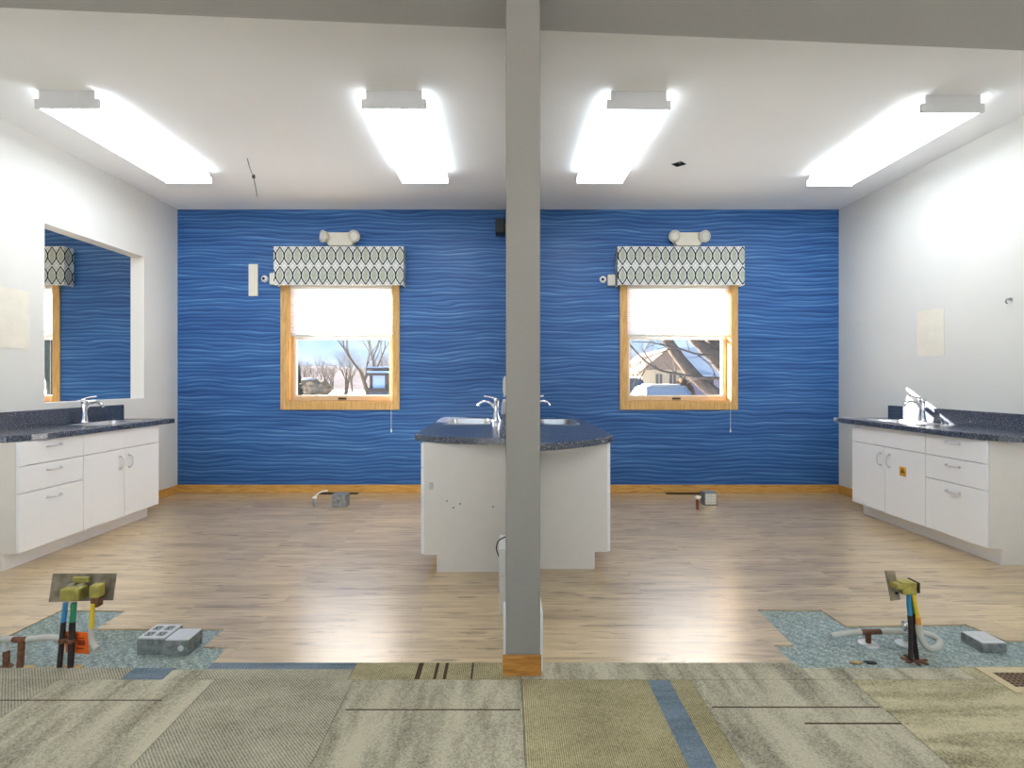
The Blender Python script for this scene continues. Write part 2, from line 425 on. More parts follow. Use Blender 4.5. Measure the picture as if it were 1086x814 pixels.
def B(*a): return MB().box(*a)
def thing(name, label, cat, loc, group=None):
    o = bpy.data.objects.new(name, None); o.empty_display_size = 0.1; COL.objects.link(o); o.location = loc
    return tag(o, label, cat, group)
def tag(o, label, cat, group=None):
    o['label'] = label; o['category'] = cat
    if group: o['group'] = group
    return o
def struct(o, label=None):
    o['kind'] = 'structure'
    if label: o['label'] = label
    return o
def stuff(o): o['kind'] = 'stuff'; return o
def plabel(o, s): o['label'] = s; return o
XY = lambda a, b, w: (a, b, w)        # polygon in plan, extruded up
XZ = lambda a, b, w: (a, w, b)        # polygon in elevation, extruded in depth
YZ = lambda a, b, w: (w, a, b)        # polygon in side view, extruded across
def rect(a0, a1, b0, b1): return [(a0, b0), (a1, b0), (a1, b1), (a0, b1)]
def smooth_path(pts, n=6):
    pts = [Vector(p) for p in pts]; out = []
    for i in range(len(pts)-1):
        p0 = pts[max(0, i-1)]; p1 = pts[i]; p2 = pts[i+1]; p3 = pts[min(len(pts)-1, i+2)]
        for k in range(n):
            s = k/n
            out.append(0.5*((2*p1)+(p2-p0)*s+(2*p0-5*p1+4*p2-p3)*s*s+(3*p1-p0-3*p2+p3)*s**3))
    out.append(pts[-1]); return out

# ------------------------------------------------------------------ room shell
XA = -7.25                                        # far side of the neighbouring bay
WIN = [(-2.36, -1.22), (1.291, 2.422), (-6.02, -4.88)]
WZ0, WZ1 = 0.975, 2.25
wb = MB().prism(rect(XA-0.2, XR+0.2, -0.1, HC+0.1), [rect(a, b, WZ0, WZ1) for a, b in WIN], XZ, BACK, BACK+0.2)
struct(wb.build('wall_back', M['blue']))
OPEN = (3.79, 4.84, 1.03, 2.42)
wl = MB().prism(rect(-4.0, BACK, -0.1, HC), [rect(OPEN[0], OPEN[1], OPEN[2], OPEN[3])], YZ, XL-0.13, XL)
struct(wl.build('wall_left', M['wall']))
struct(B(XR, XR+0.2, -4.0, BACK, -0.1, HC).build('wall_right', M['wall']))
struct(B(XA-0.2, XA, 0.0, BACK, -0.1, HC).build('wall_far_left', M['wall']))
struct(B(XA-0.2, XL-0.13, -0.2, 0.0, -0.1, HC).build('wall_side_bay', M['wall']))
FW = [(-3.5, -1.2), (-1.1, 1.1), (1.2, 3.5)]
struct(MB().prism(rect(XL-0.13, XR+0.2, -0.1, HC), [rect(a, b, 0.1, 2.95) for a, b in FW], XZ, -4.2, -4.0).build('wall_front', M['wall']))
for i, (a, b) in enumerate(FW):     # unseen glazing behind the viewer, added to let in fill light
    w_ = bpy.data.objects.new('window_%d' % (i+4), None); COL.objects.link(w_); w_.location = ((a+b)/2, -4.1, 0.1); struct(w_)
    MB().prism(rect(a, b, 0.1, 2.95), [rect(a+0.05, b-0.05, 0.15, 2.9)], XZ, -4.15, -4.05).build('frame', M['sash_white'], w_)
    B(a+0.0505, b-0.0505, -4.105, -4.1, 0.1505, 2.8995).build('pane', M['glass'], w_)
hx, hy, hs = 1.47, 4.21, 0.05
hole = [(hx-hs*1.35, hy), (hx, hy-hs*1.1), (hx+hs*1.35, hy), (hx, hy+hs*1.1)]
struct(MB().prism(rect(XA-0.2, XR+0.2, -4.2, BACK+0.2), [hole], XY, HC, HC+0.12).build('ceiling', M['ceiling']))
# lining of the pass-through opening
rv = MB(); y0, y1, z0, z1 = OPEN
rv.prism(rect(y0, y1, z0, z1), [rect(y0+0.004, y1-0.004, z0+0.004, z1-0.004)], YZ, XL-0.131, XL+0.001)
struct(rv.build('trim_1', M['reveal']))
# partition between the two bays
PX0, PX1 = -0.002, 0.139
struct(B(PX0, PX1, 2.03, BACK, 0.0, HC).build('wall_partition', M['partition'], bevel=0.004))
struct(B(PX0-0.013, PX1+0.004, 2.018, 2.03, 0.002, 0.085).build('baseboard_partition_end', M['oak_block'], bevel=0.002))
struct(B(PX1, PX1+0.013, 2.05, 3.02, 0.0, 0.245).build('trim_2', M['reveal'], bevel=0.001))
struct(B(PX0-0.011, PX0, 2.05, 2.2, 0.0, 0.225).build('trim_3', M['reveal'], bevel=0.001))
# beam just inside the top of the frame
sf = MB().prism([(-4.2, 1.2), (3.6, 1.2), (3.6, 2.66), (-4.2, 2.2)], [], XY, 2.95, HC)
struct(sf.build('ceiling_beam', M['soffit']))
# baseboards
def baseboard(name, *a): struct(MB().box(*a).build(name, M['oak'], bevel=0.003))
baseboard('baseboard_back_left', XL, PX0, BACK-0.014, BACK, 0.0, 0.085)
baseboard('baseboard_back_right', PX1, XR, BACK-0.014, BACK, 0.0, 0.085)
baseboard('baseboard_left', XL, XL+0.014, 4.43, BACK-0.014, 0.0, 0.085)
baseboard('baseboard_right', XR-0.014, XR, 4.52, BACK-0.014, 0.0, 0.085)

# floor: planks with two torn-out areas over the underlay
CE = 2.113
ltorn = [px2floor(*p) for p in ((221, 708), (241, 685.5), (216, 685.5), (238, 666.5), (102, 666.5), (133, 647.5), (65, 646.5), (0, 678))]
rtorn = [px2floor(*p) for p in ((1088, 679), (1066, 678.8), (1036, 666.4), (1024, 661.6), (897.5, 663.7), (871, 646.5), (803, 646), (841, 683.5), (821, 684), (849, 711))]
lx = [(-2.34, CE)] + [(-2.34, ltorn[-1][1])] + ltorn[::-1][0:-1] + [(ltorn[0][0], CE)]
rx = [(rtorn[-1][0], CE)] + rtorn[::-1][1:] + [(2.62, rtorn[0][1]), (2.62, CE)]
outline = [(XA, CE)] + lx + rx + [(XR, CE), (XR, BACK), (XA, BACK)]
struct(MB().prism(outline, [], XY, -0.007, 0.0).build('floor', M['plank']))
struct(B(XA-0.2, XR+0.2, -4.2, BACK+0.2, -0.15, -0.007).build('floor_underlay', M['underlay']))
# carpet tiles: one floor covering, pattern by tile
cm = [M['carpet_rib'], M['carpet_diag'], M['carpet_plain'], M['carpet_streak'], M['carpet_blue'], M['carpet_line']]
ct = MB()
YB = 1.994
CT = 0.003
def tile(x0, x1, y0, y1, mi, z=CT): ct.box(x0, x1, y0, y1, -0.007, z, mi)
xs = [-3.547, -2.985, -2.43, -1.81, -1.175, -0.615, 0.06, 0.742, 1.39, 2.03, 2.67, 3.587]
pat = [2, 3, 1, 2, 1, 2, 0, 2, 3, 3, 2]
g = 0.0012
for i in range(len(xs)-1):
    tile(xs[i]+g, xs[i+1]-g, 1.37+g, YB-g, pat[i])
    for j, yy in enumerate((0.75, 0.13, -0.49, -1.11, -1.73, -2.35, -2.97, -4.0)):
        tile(xs[i]+g, xs[i+1]-g, yy+g, (1.37 if j == 0 else (0.75, 0.13, -0.49, -1.11, -1.73, -2.35, -2.97)[j-1])-g, pat[(i*3+j*2) % len(pat)])
lb = ltorn[0][0]; rb = rtorn[-1][0]
# strip of cut tiles along the planks
for a, b, y1_, mi in ((-3.547, -2.34, CE, 2), (-2.34, -1.56, 2.075, 1), (-1.56, -1.39, 2.04, 4), (-1.39, lb-0.005, 2.06, 2), (lb-0.005, -0.64, 2.066, 1), (-0.64, 0.06, CE, 0),
                       (0.06, 0.72, CE, 2), (0.72, rb+0.01, CE, 2), (rb+0.01, 1.9, 2.075, 2), (1.9, 2.62, 2.085, 3), (2.62, XR, CE, 2)):
    tile(a+g, b-g, YB+g, y1_, mi)
tile(-1.56, -1.39, 2.04, 2.075, 4); tile(lb, -0.64-g, 2.066, CE, 4)
def cline(x0, x1, y0, y1, mi=5): tile(x0, x1, y0, y1, mi, CT+0.0006)
cline(-2.3, -1.3, 1.862, 1.867); cline(-0.59, 0.05, 1.808, 1.814); cline(0.76, 1.38, 1.822, 1.828); cline(1.05, 1.39, 1.735, 1.742)
for x_, w_ in ((-0.372, 0.02), (-0.297, 0.013), (-0.258, 0.013), (-0.146, 0.008)): cline(x_, x_+w_, YB+0.002, CE-0.002)
cline(0.568, 0.656, 1.37, YB-0.004, 4)
struct(ct.build('floor_carpet', cm))

# ------------------------------------------------------------------ windows, blinds, valances
WLAB = ['oak framed window in the blue wall left of the partition, showing the lantern post', 'oak framed window in the blue wall right of the partition, showing parked cars',
        'oak framed window of the neighbouring bay seen through the wall opening']
def window(i, x0, x1):
    w = bpy.data.objects.new('window_%d' % (i+1), None); COL.objects.link(w); w.location = ((x0+x1)/2, BACK, WZ0)
    struct(w, WLAB[i])
    cs = MB(); c = 0.071
    cs.prism(rect(x0-c, x1+c, WZ0-0.083, WZ1+c), [rect(x0+0.004, x1-0.004, WZ0+0.004, WZ1-0.004)], XZ, BACK-0.018, BACK)
    cs.build('casing', M['oak_v'], w, bevel=0.004)
    jb = MB().prism(rect(x0, x1, WZ0, WZ1), [rect(x0+0.014, x1-0.014, WZ0+0.014, WZ1-0.014)], XZ, BACK+0.0005, BACK+0.19)
    jb.build('jamb', M['oak_v'], w)
    a, b, z0, z1 = x0+0.0145, x1-0.0145, WZ0+0.0145, WZ1-0.0145
    s = MB().prism(rect(a, b, z0, z1), [rect(a+0.034, b-0.034, z0+0.045, z1-0.04)], XZ, BACK+0.07, BACK+0.13)
    sash = s.build('sash', M['oak_pale'], w, bevel=0.003)
    s2 = MB().prism(rect(a+0.0345, b-0.0345, z0+0.0455, z1-0.0405), [rect(a+0.046, b-0.046, z0+0.057, z1-0.052)], XZ, BACK+0.078, BACK+0.12)
    s2.box(a+0.035, b-0.035, BACK+0.08, BACK+0.118, 1.655, 1.685)
    s2.build('glazing_bead', M['sash_white'], sash)
    B(a+0.0465, b-0.0465, BACK+0.098, BACK+0.103, z0+0.0575, z1-0.0525).build('pane', M['glass'], w)
    cx = (x0+x1)/2
    h = MB(); h.box(cx-0.045, cx+0.045, BACK+0.055, BACK+0.07, z0+0.012, z0+0.03); h.tube([(cx-0.03, BACK+0.052, z0+0.021), (cx, BACK+0.046, z0+0.026), (cx+0.035, BACK+0.05, z0+0.02)], 0.006, 8)
    h.build('crank_handle', M['register'], w, bevel=0.002)
    return w
for i, (a, b) in enumerate(WIN): window(i, a, b)

BLAB = ['white pleated blind half lowered in the window left of the partition', 'white pleated blind half lowered in the window right of the partition', 'white pleated blind in the window seen through the wall opening']
def blind(i, x0, x1):
    t_ = thing('window_blind', BLAB[i], 'blind', ((x0+x1)/2, BACK+0.035, 1.69), 'pleated window blinds')
    a, b = x0+0.016, x1-0.016
    m = MB(); zt, zb = 2.2, 1.70; n = 22
    rows = []
    for k in range(2*n+1):
        z = zb+(zt-zb)*k/(2*n); y = BACK+0.03+(0.007 if k % 2 else 0.0)
        rows.append((m.bm.verts.new((a, y, z)), m.bm.verts.new((b, y, z))))
    for p, q in zip(rows, rows[1:]): m._f((p[0], p[1], q[1], q[0]))
    m.build('pleated_fabric', M['blind'], t_)
    B(a, b, BACK+0.02, BACK+0.045, 1.684, 1.702).build('bottom_rail', M['rail_grey'], t_, bevel=0.003)
    B(a, b, BACK+0.012, BACK+0.055, 2.2, 2.234).build('head_rail', M['white_plastic'], t_, bevel=0.003)
    cx = x1-0.016
    MB().tube([(cx, BACK+0.012, 2.205), (cx, BACK-0.026, 2.1), (cx+0.001, BACK-0.026, 1.4), (cx, BACK-0.026, 0.69)], 0.0022, 6).build('pull_cord', M['cord'], t_)
    MB().lathe((cx, BACK-0.026, 0.65), (0, 0, 1), [(0.003, 0), (0.008, 0.004), (0.006, 0.03), (0.003, 0.042)], 10).build('cord_tassel', M['cord'], t_)
    return t_
for i, (a, b) in enumerate(WIN): blind(i, a, b)

VLAB = ['oval-lattice fabric valance over the window left of the partition', 'oval-lattice fabric valance over the window right of the partition', 'oval-lattice fabric valance glimpsed through the wall opening']
VX_ = [(-2.456, -1.084), (1.173, 2.515), (-6.035, -4.663)]
for i, (a, b) in enumerate(VX_):
    o = MB(); z0, z1, y0, y1 = 2.214, 2.622, BACK-0.12, BACK
    o.box(a, b, y0, y0+0.02, z0, z1); o.box(a, a+0.02, y0+0.02, y1, z0, z1); o.box(b-0.02, b, y0+0.02, y1, z0, z1); o.box(a+0.02, b-0.02, y0+0.02, y1, z1-0.02, z1)
    ob = o.build('window_valance', M['ogee'], None, bevel=0.004, origin='base')
    tag(ob, VLAB[i], 'valance', 'patterned valances')

ELAB = ['cream twin-head emergency light above the left valance', 'cream twin-head emergency light above the right valance']
for i, cx in enumerate((-1.772, 1.94)):
    y = BACK
    t_ = thing('emergency_light', ELAB[i], 'emergency light', (cx, y, 2.64), 'emergency lights')
    m = MB(); m.prism([(cx-0.125, 2.645), (cx+0.125, 2.645), (cx+0.15, 2.68), (cx+0.15, 2.785), (cx-0.15, 2.785), (cx-0.15, 2.68)], [], XZ, y-0.07, y)
    m.build('body', M['ivory'], t_, bevel=0.012, seg=3)
    for s in (-1, 1):
        hd = Vector((0.72*(-1 if i == 0 and s < 0 else 0.25*s), -1, -0.12)).normalized() if not (i == 0 and s < 0) else Vector((-0.75, -0.8, 0.0)).normalized()
        c0 = Vector((cx+s*0.155, y-0.075, 2.735))
        h = MB().lathe(c0-hd*0.03, hd, [(0.03, 0), (0.05, 0.012), (0.061, 0.05), (0.063, 0.066), (0.054, 0.068)], 24).build('lamp_head', M['ivory'], t_)
        MB().lathe(c0+hd*0.0385, hd, [(0.054, 0), (0.042, 0.008), (0.02, 0.013)], 20).build('lens', M['lens'], h)

tag(B(-2.774, -2.673, BACK-0.02, BACK, 2.114, 2.46).build('wall_plate', M['ivory'], None, bevel=0.008, seg=3, origin='base'),
    'tall narrow cream cover plate on blue wall left of the valance', 'cover plate')
SL = ['small round white sensor with black hole beside the left valance', 'small round white sensor with black hole beside the right valance']
JL = ['small cream wall box tucked against the left valance', 'small cream wall box tucked against the right valance']
for i, (cx, cz) in enumerate(((-2.602, 2.302), (1.042, 2.294))):
    t_ = thing('round_sensor', SL[i], 'sensor', (cx, BACK, cz), 'round sensors')
    MB().lathe((cx, BACK+0.001, cz), (0, -1, 0), [(0.037, 0), (0.037, 0.013), (0.03, 0.02), (0.018, 0.024)], 24).build('housing', M['white_plastic'], t_)
    MB().lathe((cx-0.006, BACK-0.0245, cz), (0, -1, 0), [(0.015, 0), (0.014, 0.004), (0.006, 0.006)], 16).build('lens', M['black'], t_)
for i, (a, b, z0, z1) in enumerate(((-2.54, -2.4585, 2.236, 2.36), (1.087, 1.17, 2.225, 2.345))):
    tag(B(a, b, BACK-0.035, BACK+0.001, z0, z1).build('junction_box', M['ivory'], None, bevel=0.006, origin='base'), JL[i], 'wall box', 'cream wall boxes')

# ------------------------------------------------------------------ ceiling lights
LLAB = ['long ceiling light nearest the left wall', 'long ceiling light just left of the partition', 'long ceiling light just right of the partition', 'long ceiling light nearest the right wall',
        'long ceiling light in the bay beyond the wall opening'] + ['second long ceiling light in the bay beyond the wall opening'] + ['long ceiling light behind the viewer']*6
def light(i, cx, y0, y1, yaw=0.0):
    t_ = thing('ceiling_light', LLAB[i], 'ceiling light', (cx, (y0+y1)/2, HC), 'long ceiling lights')
    B(cx-0.175, cx+0.175, y0+0.01, y1-0.01, 2.995, HC).build('housing', M['fix_white'], t_, bevel=0.003)
    d = MB().prism([(cx-0.19, 2.945), (cx+0.19, 2.945), (cx+0.203, 2.952), (cx+0.203, 2.994), (cx-0.203, 2.994), (cx-0.203, 2.952)], [], XZ, y0+0.012, y1-0.012)
    d.build('diffuser', M['diffuser'], t_)
    for ya, yb in ((y0, y0+0.012), (y1-0.012, y1)):
        e = MB().prism([(cx-0.205, 2.94), (cx+0.205, 2.94), (cx+0.205, 2.996), (cx+0.178, 2.996), (cx+0.178, HC), (cx-0.178, HC), (cx-0.178, 2.996), (cx-0.205, 2.996)], [], XZ, ya, yb)
        e.build('end_cap', M['fix_white'], t_)
    t_.rotation_euler.z = yaw
for i, a in enumerate(((-2.795, 3.14, 4.36), (-0.715, 3.14, 4.36), (0.833, 3.15, 4.36, 0.02), (2.885, 3.19, 4.42), (-5.4, 2.6, 3.82),
                       (-5.4, 0.8, 2.02), (-2.0, -0.2, 1.02), (2.1, -0.2, 1.02), (-2.6, -3.2, -1.98), (-0.75, -3.2, -1.98), (0.9, -3.2, -1.98), (2.75, -3.2, -1.98))): light(i, *a)  # bay lights and those behind the viewer are unseen, added for brightness

w = smooth_path([at(262, 168, 4.1)+Vector((0, 0, 0.012)), at(265, 178, 4.1), at(269, 187, 4.1), at(270, 193, 4.1), at(273, 208, 4.1)], 5)
t_ = thing('ceiling_wire', 'thin grey wire dangling from the ceiling beside the leftmost light', 'wire', tuple(w[0]))
MB().tube(w, 0.004, 6).build('wire', M['galv_dark'], t_)
MB().lathe(at(269, 187, 4.1)-Vector((0, 0, 0.018)), (0, 0, 1), [(0.004, 0), (0.013, 0.008), (0.013, 0.026), (0.004, 0.036)], 10).build('wire_nut', M['dark'], t_)
t_ = thing('ceiling_box', 'black square recessed box open in the ceiling right of the partition', 'electrical box', (hx, hy, HC))
m = MB(); m.prism([(p[0]*0.94+hx*0.06, p[1]*0.94+hy*0.06) for p in hole], [], XY, HC+0.055, HC+0.06); m.build('back', M['black'], t_)
m = MB(); m.prism([(p[0]*0.985+hx*0.015, p[1]*0.985+hy*0.015) for p in hole], [[(p[0]*0.93+hx*0.07, p[1]*0.93+hy*0.07) for p in hole]], XY, HC-0.001, HC+0.054); m.build('side_walls', M['dark'], t_)
MB().tube(smooth_path([(hx-0.02, hy, HC+0.05), (hx, hy-0.01, HC+0.005), (hx+0.02, hy+0.01, HC+0.02), (hx+0.03, hy, HC+0.05)], 5), 0.004, 6).build('wire', M['galv'], t_)

# ------------------------------------------------------------------ cabinets, worktops, sinks, faucets
FT = 0.019
def handle_drawer(m, xf, s, yc, z):
    L = 0.048; o = 0.028
    m.tube(smooth_path([(xf, yc-L, z), (xf+s*o*0.7, yc-L*0.85, z), (xf+s*o, yc-L*0.4, z), (xf+s*o, yc+L*0.4, z), (xf+s*o*0.7, yc+L*0.85, z), (xf, yc+L, z)], 4), 0.0055, 8)
    for k in (-1, 1): m.cyl((xf, yc+k*L, z), (xf+s*0.004, yc+k*L, z), 0.009, n=10)
def handle_door(m, xf, s, y, zc):
    L = 0.05; o = 0.03
    m.tube(smooth_path([(xf, y, zc-L), (xf+s*o*0.7, y, zc-L*0.85), (xf+s*o, y, zc-L*0.4), (xf+s*o, y, zc+L*0.4), (xf+s*o*0.7, y, zc+L*0.85), (xf, y, zc+L)], 4), 0.0055, 8)
    for k in (-1, 1): m.cyl((xf, y, zc+k*L), (xf+s*0.004, y, zc+k*L), 0.009, n=10)
def cabinet(label, xw, xf, y0, splits, extras=None):
    """xw: wall side, xf: outer face of the fronts; y0 near end; splits: (drawer/door, door/door, far end)"""
    s = 1 if xf > xw else -1
    ya, yb, y1 = splits
    t_ = thing('sink_cabinet', label, 'cabinet', ((xw+xf)/2, (y0+y1)/2, 0.0), 'white sink cabinets')
    xc = xf-s*FT
    kick = xf-s*0.105
    prof = [(xw, 0.0), (kick, 0.0), (kick, 0.108), (xc, 0.108), (xc, 0.815), (xw, 0.815)]
    m = MB(); m.prism(prof, [], XZ, y0, y0+0.018); m.prism(prof, [], XZ, y1-0.018, y1)
    m.box(xw, xw+s*0.012, y0+0.018, y1-0.018, 0.0, 0.815); m.box(xw+s*0.012, xc, y0+0.018, y1-0.018, 0.108, 0.126)
    m.box(kick-s*0.016, kick, y0+0.018, y1-0.018, 0.0, 0.108); m.box(xc-s*0.018, xc, y0+0.018, y1-0.018, 0.775, 0.815); m.box(xc-s*0.4, xc, ya-0.009, ya+0.009, 0.126, 0.60)
    m.build('carcass', M['cab_body'], t_)
    B(kick+s*0.0005, kick+s*0.004, y0+0.002, y1-0.002, 0.0, 0.106).build('toe_kick', M['cab_white'], t_)
    g = 0.002
    for z0, z1, hz in ((0.662, 0.812, 0.768), (0.488, 0.657, 0.607), (0.112, 0.483, 0.424)):
        d = B(xc, xf, y0+g, ya-g, z0, z1).build('drawer', M['cab_white'], t_, bevel=0.002)
        m = MB(); handle_drawer(m, xf, s, (y0+ya)/2+0.005, hz); m.build('handle', M['pull'], d)
    B(xc, xf, ya+g, y1-g, 0.662, 0.812).build('false_front', M['cab_white'], t_, bevel=0.002)
    for k, (p, q, hy_) in enumerate(((ya, yb, yb-0.05), (yb, y1, yb+0.045))):
        d = B(xc, xf, p+g, q-g, 0.112, 0.657).build('door', M['cab_white'], t_, bevel=0.002)
        m = MB(); handle_door(m, xf, s, hy_, 0.55); m.build('handle', M['pull'], d)
        if extras == 'sticker' and k == 0:
            yc, zc, r = 3.915, 0.487, 0.033
            st = B(xf, xf+s*0.0012, yc-r, yc+r, zc-r*1.1, zc+r*1.1).build('sticker', M['sticker'], d); plabel(st, 'orange warning sticker with dark trefoil mark')
            m = MB()
            for q_ in range(3):
                a_ = math.pi/2+q_*2*math.pi/3
                cy, cz = yc+0.012*math.cos(a_), zc+0.012*math.sin(a_)
                pts = [(xf+s*0.0022, cy+0.0085*math.cos(a_+1.05+w_), cz+0.0085*math.sin(a_+1.05+w_)) for w_ in [k2*4.2/12 - 1.05-2.1+0.0 for k2 in range(13)]]
                m.tube(pts, 0.0024, 6)
            m.tube([(xf+s*0.0022, yc+0.007*math.cos(a2*math.pi/8), zc+0.007*math.sin(a2*math.pi/8)) for a2 in range(17)], 0.0018, 6)
            for q_ in range(4): m.box(xf+s*0.0012, xf+s*0.0018, yc-0.026+q_*0.014, yc-0.018+q_*0.014, zc-0.033, zc-0.029)
            m.build('printed_mark', M['ink'], st)
    return t_, s
LAB = {'lw': 'against the left wall under the opening', 'lp': 'left of the partition', 'rp': 'right of the partition', 'rw': 'against the right wall'}
cabinet('white cabinet with three drawers against the left wall under the opening', XL+0.002, -3.09, 3.13, (3.61, 4.0, 4.394))
clp, _ = cabinet('white cabinet on the left side of the partition, grey end panel with scuffs', PX0-0.002, -0.539, 3.12, (3.60, 4.06, 4.52))
cabinet('white cabinet on the right side of the partition, plain grey end panel', PX1+0.012, 0.667, 3.17, (3.65, 4.07, 4.50))
cabinet('white cabinet against the right wall with orange sticker on a door', XR-0.002, 3.142, 3.235, (3.704, 4.10, 4.49), 'sticker')
# fittings on the scuffed end panel
B(*(lambda p: (p.x-0.012, p.x+0.012, 3.112, 3.12, p.z-0.022, p.z+0.022))(at(457, 515, 3.12))).build('latch_plate', M['steel'], clp, bevel=0.002)
for q in ((474, 531), (481, 538), (488, 534), (523, 537)):
    p = at(q[0], q[1], 3.12); MB().cyl((p.x, 3.12, p.z), (p.x, 3.1175, p.z), 0.006, n=10).build('screw_hole_cap', M['galv_dark'], clp)

def counter(label, x0, x1, outl, hole, splash, group='speckled worktops'):
    t_ = thing('worktop', label, 'worktop', ((x0+x1)/2, 3.9, 0.816), group)
    MB().prism(outl, [hole], XY, 0.816, 0.857).build('slab', M['counter'], t_, bevel=0.003)
    if splash: B(*splash).build('backsplash', M['counter'], t_, bevel=0.002)
    return t_
SINK = {}
def rrect(x0, x1, y0, y1, r, n=5):
    out = []
    for cx, cy, a0 in ((x1-r, y1-r, 0), (x0+r, y1-r, 90), (x0+r, y0+r, 180), (x1-r, y0+r, 270)):
        for k in range(n+1):
            a = math.radians(a0+90*k/n); out.append((cx+r*math.cos(a), cy+r*math.sin(a)))
    return out
def sink(label, x0, x1, y0, y1):
    cx, cy = (x0+x1)/2, (y0+y1)/2
    t_ = thing('sink', label, 'sink', (cx, cy, 0.858), 'stainless sinks')
    zt = 0.8575
    m = MB(); m.prism(rrect(x0-0.022, x1+0.022, y0-0.022, y1+0.022, 0.06), [rrect(x0+0.004, x1-0.004, y0+0.004, y1-0.004, 0.05)], XY, zt, zt+0.005); m.build('rim', M['steel'], t_, bevel=0.002)
    m = MB(); rings = []
    for ins, z in ((0.004, zt+0.004), (0.008, zt-0.02), (0.016, zt-0.13), (0.05, zt-0.15)):
        rings.append([m.bm.verts.new((p[0], p[1], z)) for p in rrect(x0+ins, x1-ins, y0+ins, y1-ins, 0.05)])
    for A, Bq in zip(rings, rings[1:]):
        for k in range(len(A)): m._f((A[k], A[(k+1) % len(A)], Bq[(k+1) % len(A)], Bq[k]), True)
    m._f(rings[-1]); m.build('basin', M['steel'], t_)
    MB().lathe((cx, cy, zt-0.149), (0, 0, 1), [(0.04, 0), (0.04, 0.003), (0.02, 0.001)], 20).build('drain', M['galv_dark'], t_)
def faucet(label, x, y, s, z=0.8626):
    """s: direction of the spout along x"""
    t_ = thing('faucet', label, 'faucet', (x, y, z), 'chrome faucets')
    MB().lathe((x, y, z), (0, 0, 1), [(0.038, 0), (0.038, 0.005), (0.031, 0.012)], 24).build('base_plate', M['chrome'], t_)
    body = MB().tube(smooth_path([(x, y, z+0.01), (x+s*0.004, y, z+0.06), (x+s*0.002, y, z+0.12), (x, y, z+0.16)], 4), [0.031, 0.029, 0.0265, 0.0245, 0.0228, 0.0205, 0.02, 0.02, 0.02, 0.0205, 0.021, 0.0215, 0.022], 16)
    body.build('body', M['chrome'], t_)
    sp_ = smooth_path([(x+s*0.012, y, z+0.115), (x+s*0.05, y, z+0.155), (x+s*0.095, y, z+0.17), (x+s*0.135, y, z+0.158), (x+s*0.158, y, z+0.128)], 5)
    MB().tube(sp_, [0.016-0.006*min(1, k/8) + (0.002 if k > 16 else 0) for k in range(len(sp_))], 12).build('spout', M['chrome'], t_)
    MB().lathe((x, y, z+0.158), (0, 0, 1), [(0.0225, 0), (0.0235, 0.014), (0.021, 0.03), (0.01, 0.038)], 20).build('cap', M['chrome'], t_)
    MB().tube([(x-s*0.004, y, z+0.188), (x+s*0.03, y, z+0.200), (x+s*0.07, y, z+0.209), (x+s*0.105, y, z+0.214)], [0.011, 0.008, 0.0065, 0.006], 10).build('lever', M['chrome'], t_)

def curve_corner(p0, p1, p2, n=6):
    return [((1-t)**2*p0[0]+2*t*(1-t)*p1[0]+t*t*p2[0], (1-t)**2*p0[1]+2*t*(1-t)*p1[1]+t*t*p2[1]) for t in [k/n for k in range(n+1)]]
SKY0, SKY1 = 3.83, 4.27
# left wall
sx = (-3.415, -3.15)
ol = [(XL, 3.10), (-3.25, 3.10)] + curve_corner((-3.20, 3.10), (-3.06, 3.12), (-3.06, 3.55)) + [(-3.06, 4.56), (XL, 4.56)]
counter('navy speckled worktop along the left wall below the opening', XL, -3.06, ol, rrect(sx[0], sx[1], SKY0, SKY1, 0.055), (XL, XL+0.02, 3.10, 4.56, 0.8572, 0.985))
sink('stainless sink in the worktop along the left wall', sx[0]+0.004, sx[1]-0.004, SKY0+0.004, SKY1-0.004)
faucet('chrome lever faucet below the left wall opening', -3.462, 4.05, 1)
# left of partition
sx = (-0.49, -0.15)
ol = [(PX0, 4.75), (-0.61, 4.75), (-0.60, 3.24)] + curve_corner((-0.60, 3.22), (-0.40, 3.04), (-0.10, 3.01))[1:] + [(PX0, 3.0)]
counter('navy speckled worktop on the left side of the partition', -0.6, PX0, ol, rrect(sx[0], sx[1], 3.95, 4.45, 0.055), (PX0-0.022, PX0, 3.0, 4.75, 0.8572, 0.972))
sink('stainless sink in the worktop left of the partition', sx[0]+0.004, sx[1]-0.004, 3.954, 4.446)
faucet('chrome lever faucet left of the partition, fully in view', -0.085, 4.2, -1)
# right of partition
sx = (0.29, 0.57)
ol = [(PX1, 4.62), (0.69, 4.62), (0.683, 3.16)] + curve_corner((0.683, 3.13), (0.50, 2.90), (0.25, 2.77))[1:] + [(PX1, 2.74)]
counter('navy speckled worktop on the right side of the partition', PX1, 0.69, ol, rrect(sx[0], sx[1], 3.92, 4.40, 0.055), (PX1, PX1+0.022, 3.05, 4.62, 0.8572, 0.965))
sink('stainless sink in the worktop right of the partition', sx[0]+0.004, sx[1]-0.004, 3.924, 4.396)
faucet('chrome faucet peeking out from behind the partition edge', 0.215, 4.25, 1)
# right wall
sx = (3.195, 3.455)
ol = [(XR, 3.12), (3.30, 3.12)] + curve_corner((3.25, 3.12), (3.10, 3.14), (3.10, 3.55)) + [(3.10, 4.68), (XR, 4.68)]
counter('navy speckled worktop along the right wall', 3.1, XR, ol, rrect(sx[0], sx[1], 3.93, 4.37, 0.055), (XR-0.02, XR, 3.12, 4.62, 0.8572, 0.975))
sink('stainless sink in the worktop along the right wall', sx[0]+0.004, sx[1]-0.004, 3.934, 4.366)
faucet('chrome lever faucet in sunlight by the right wall', 3.495, 4.15, -1)

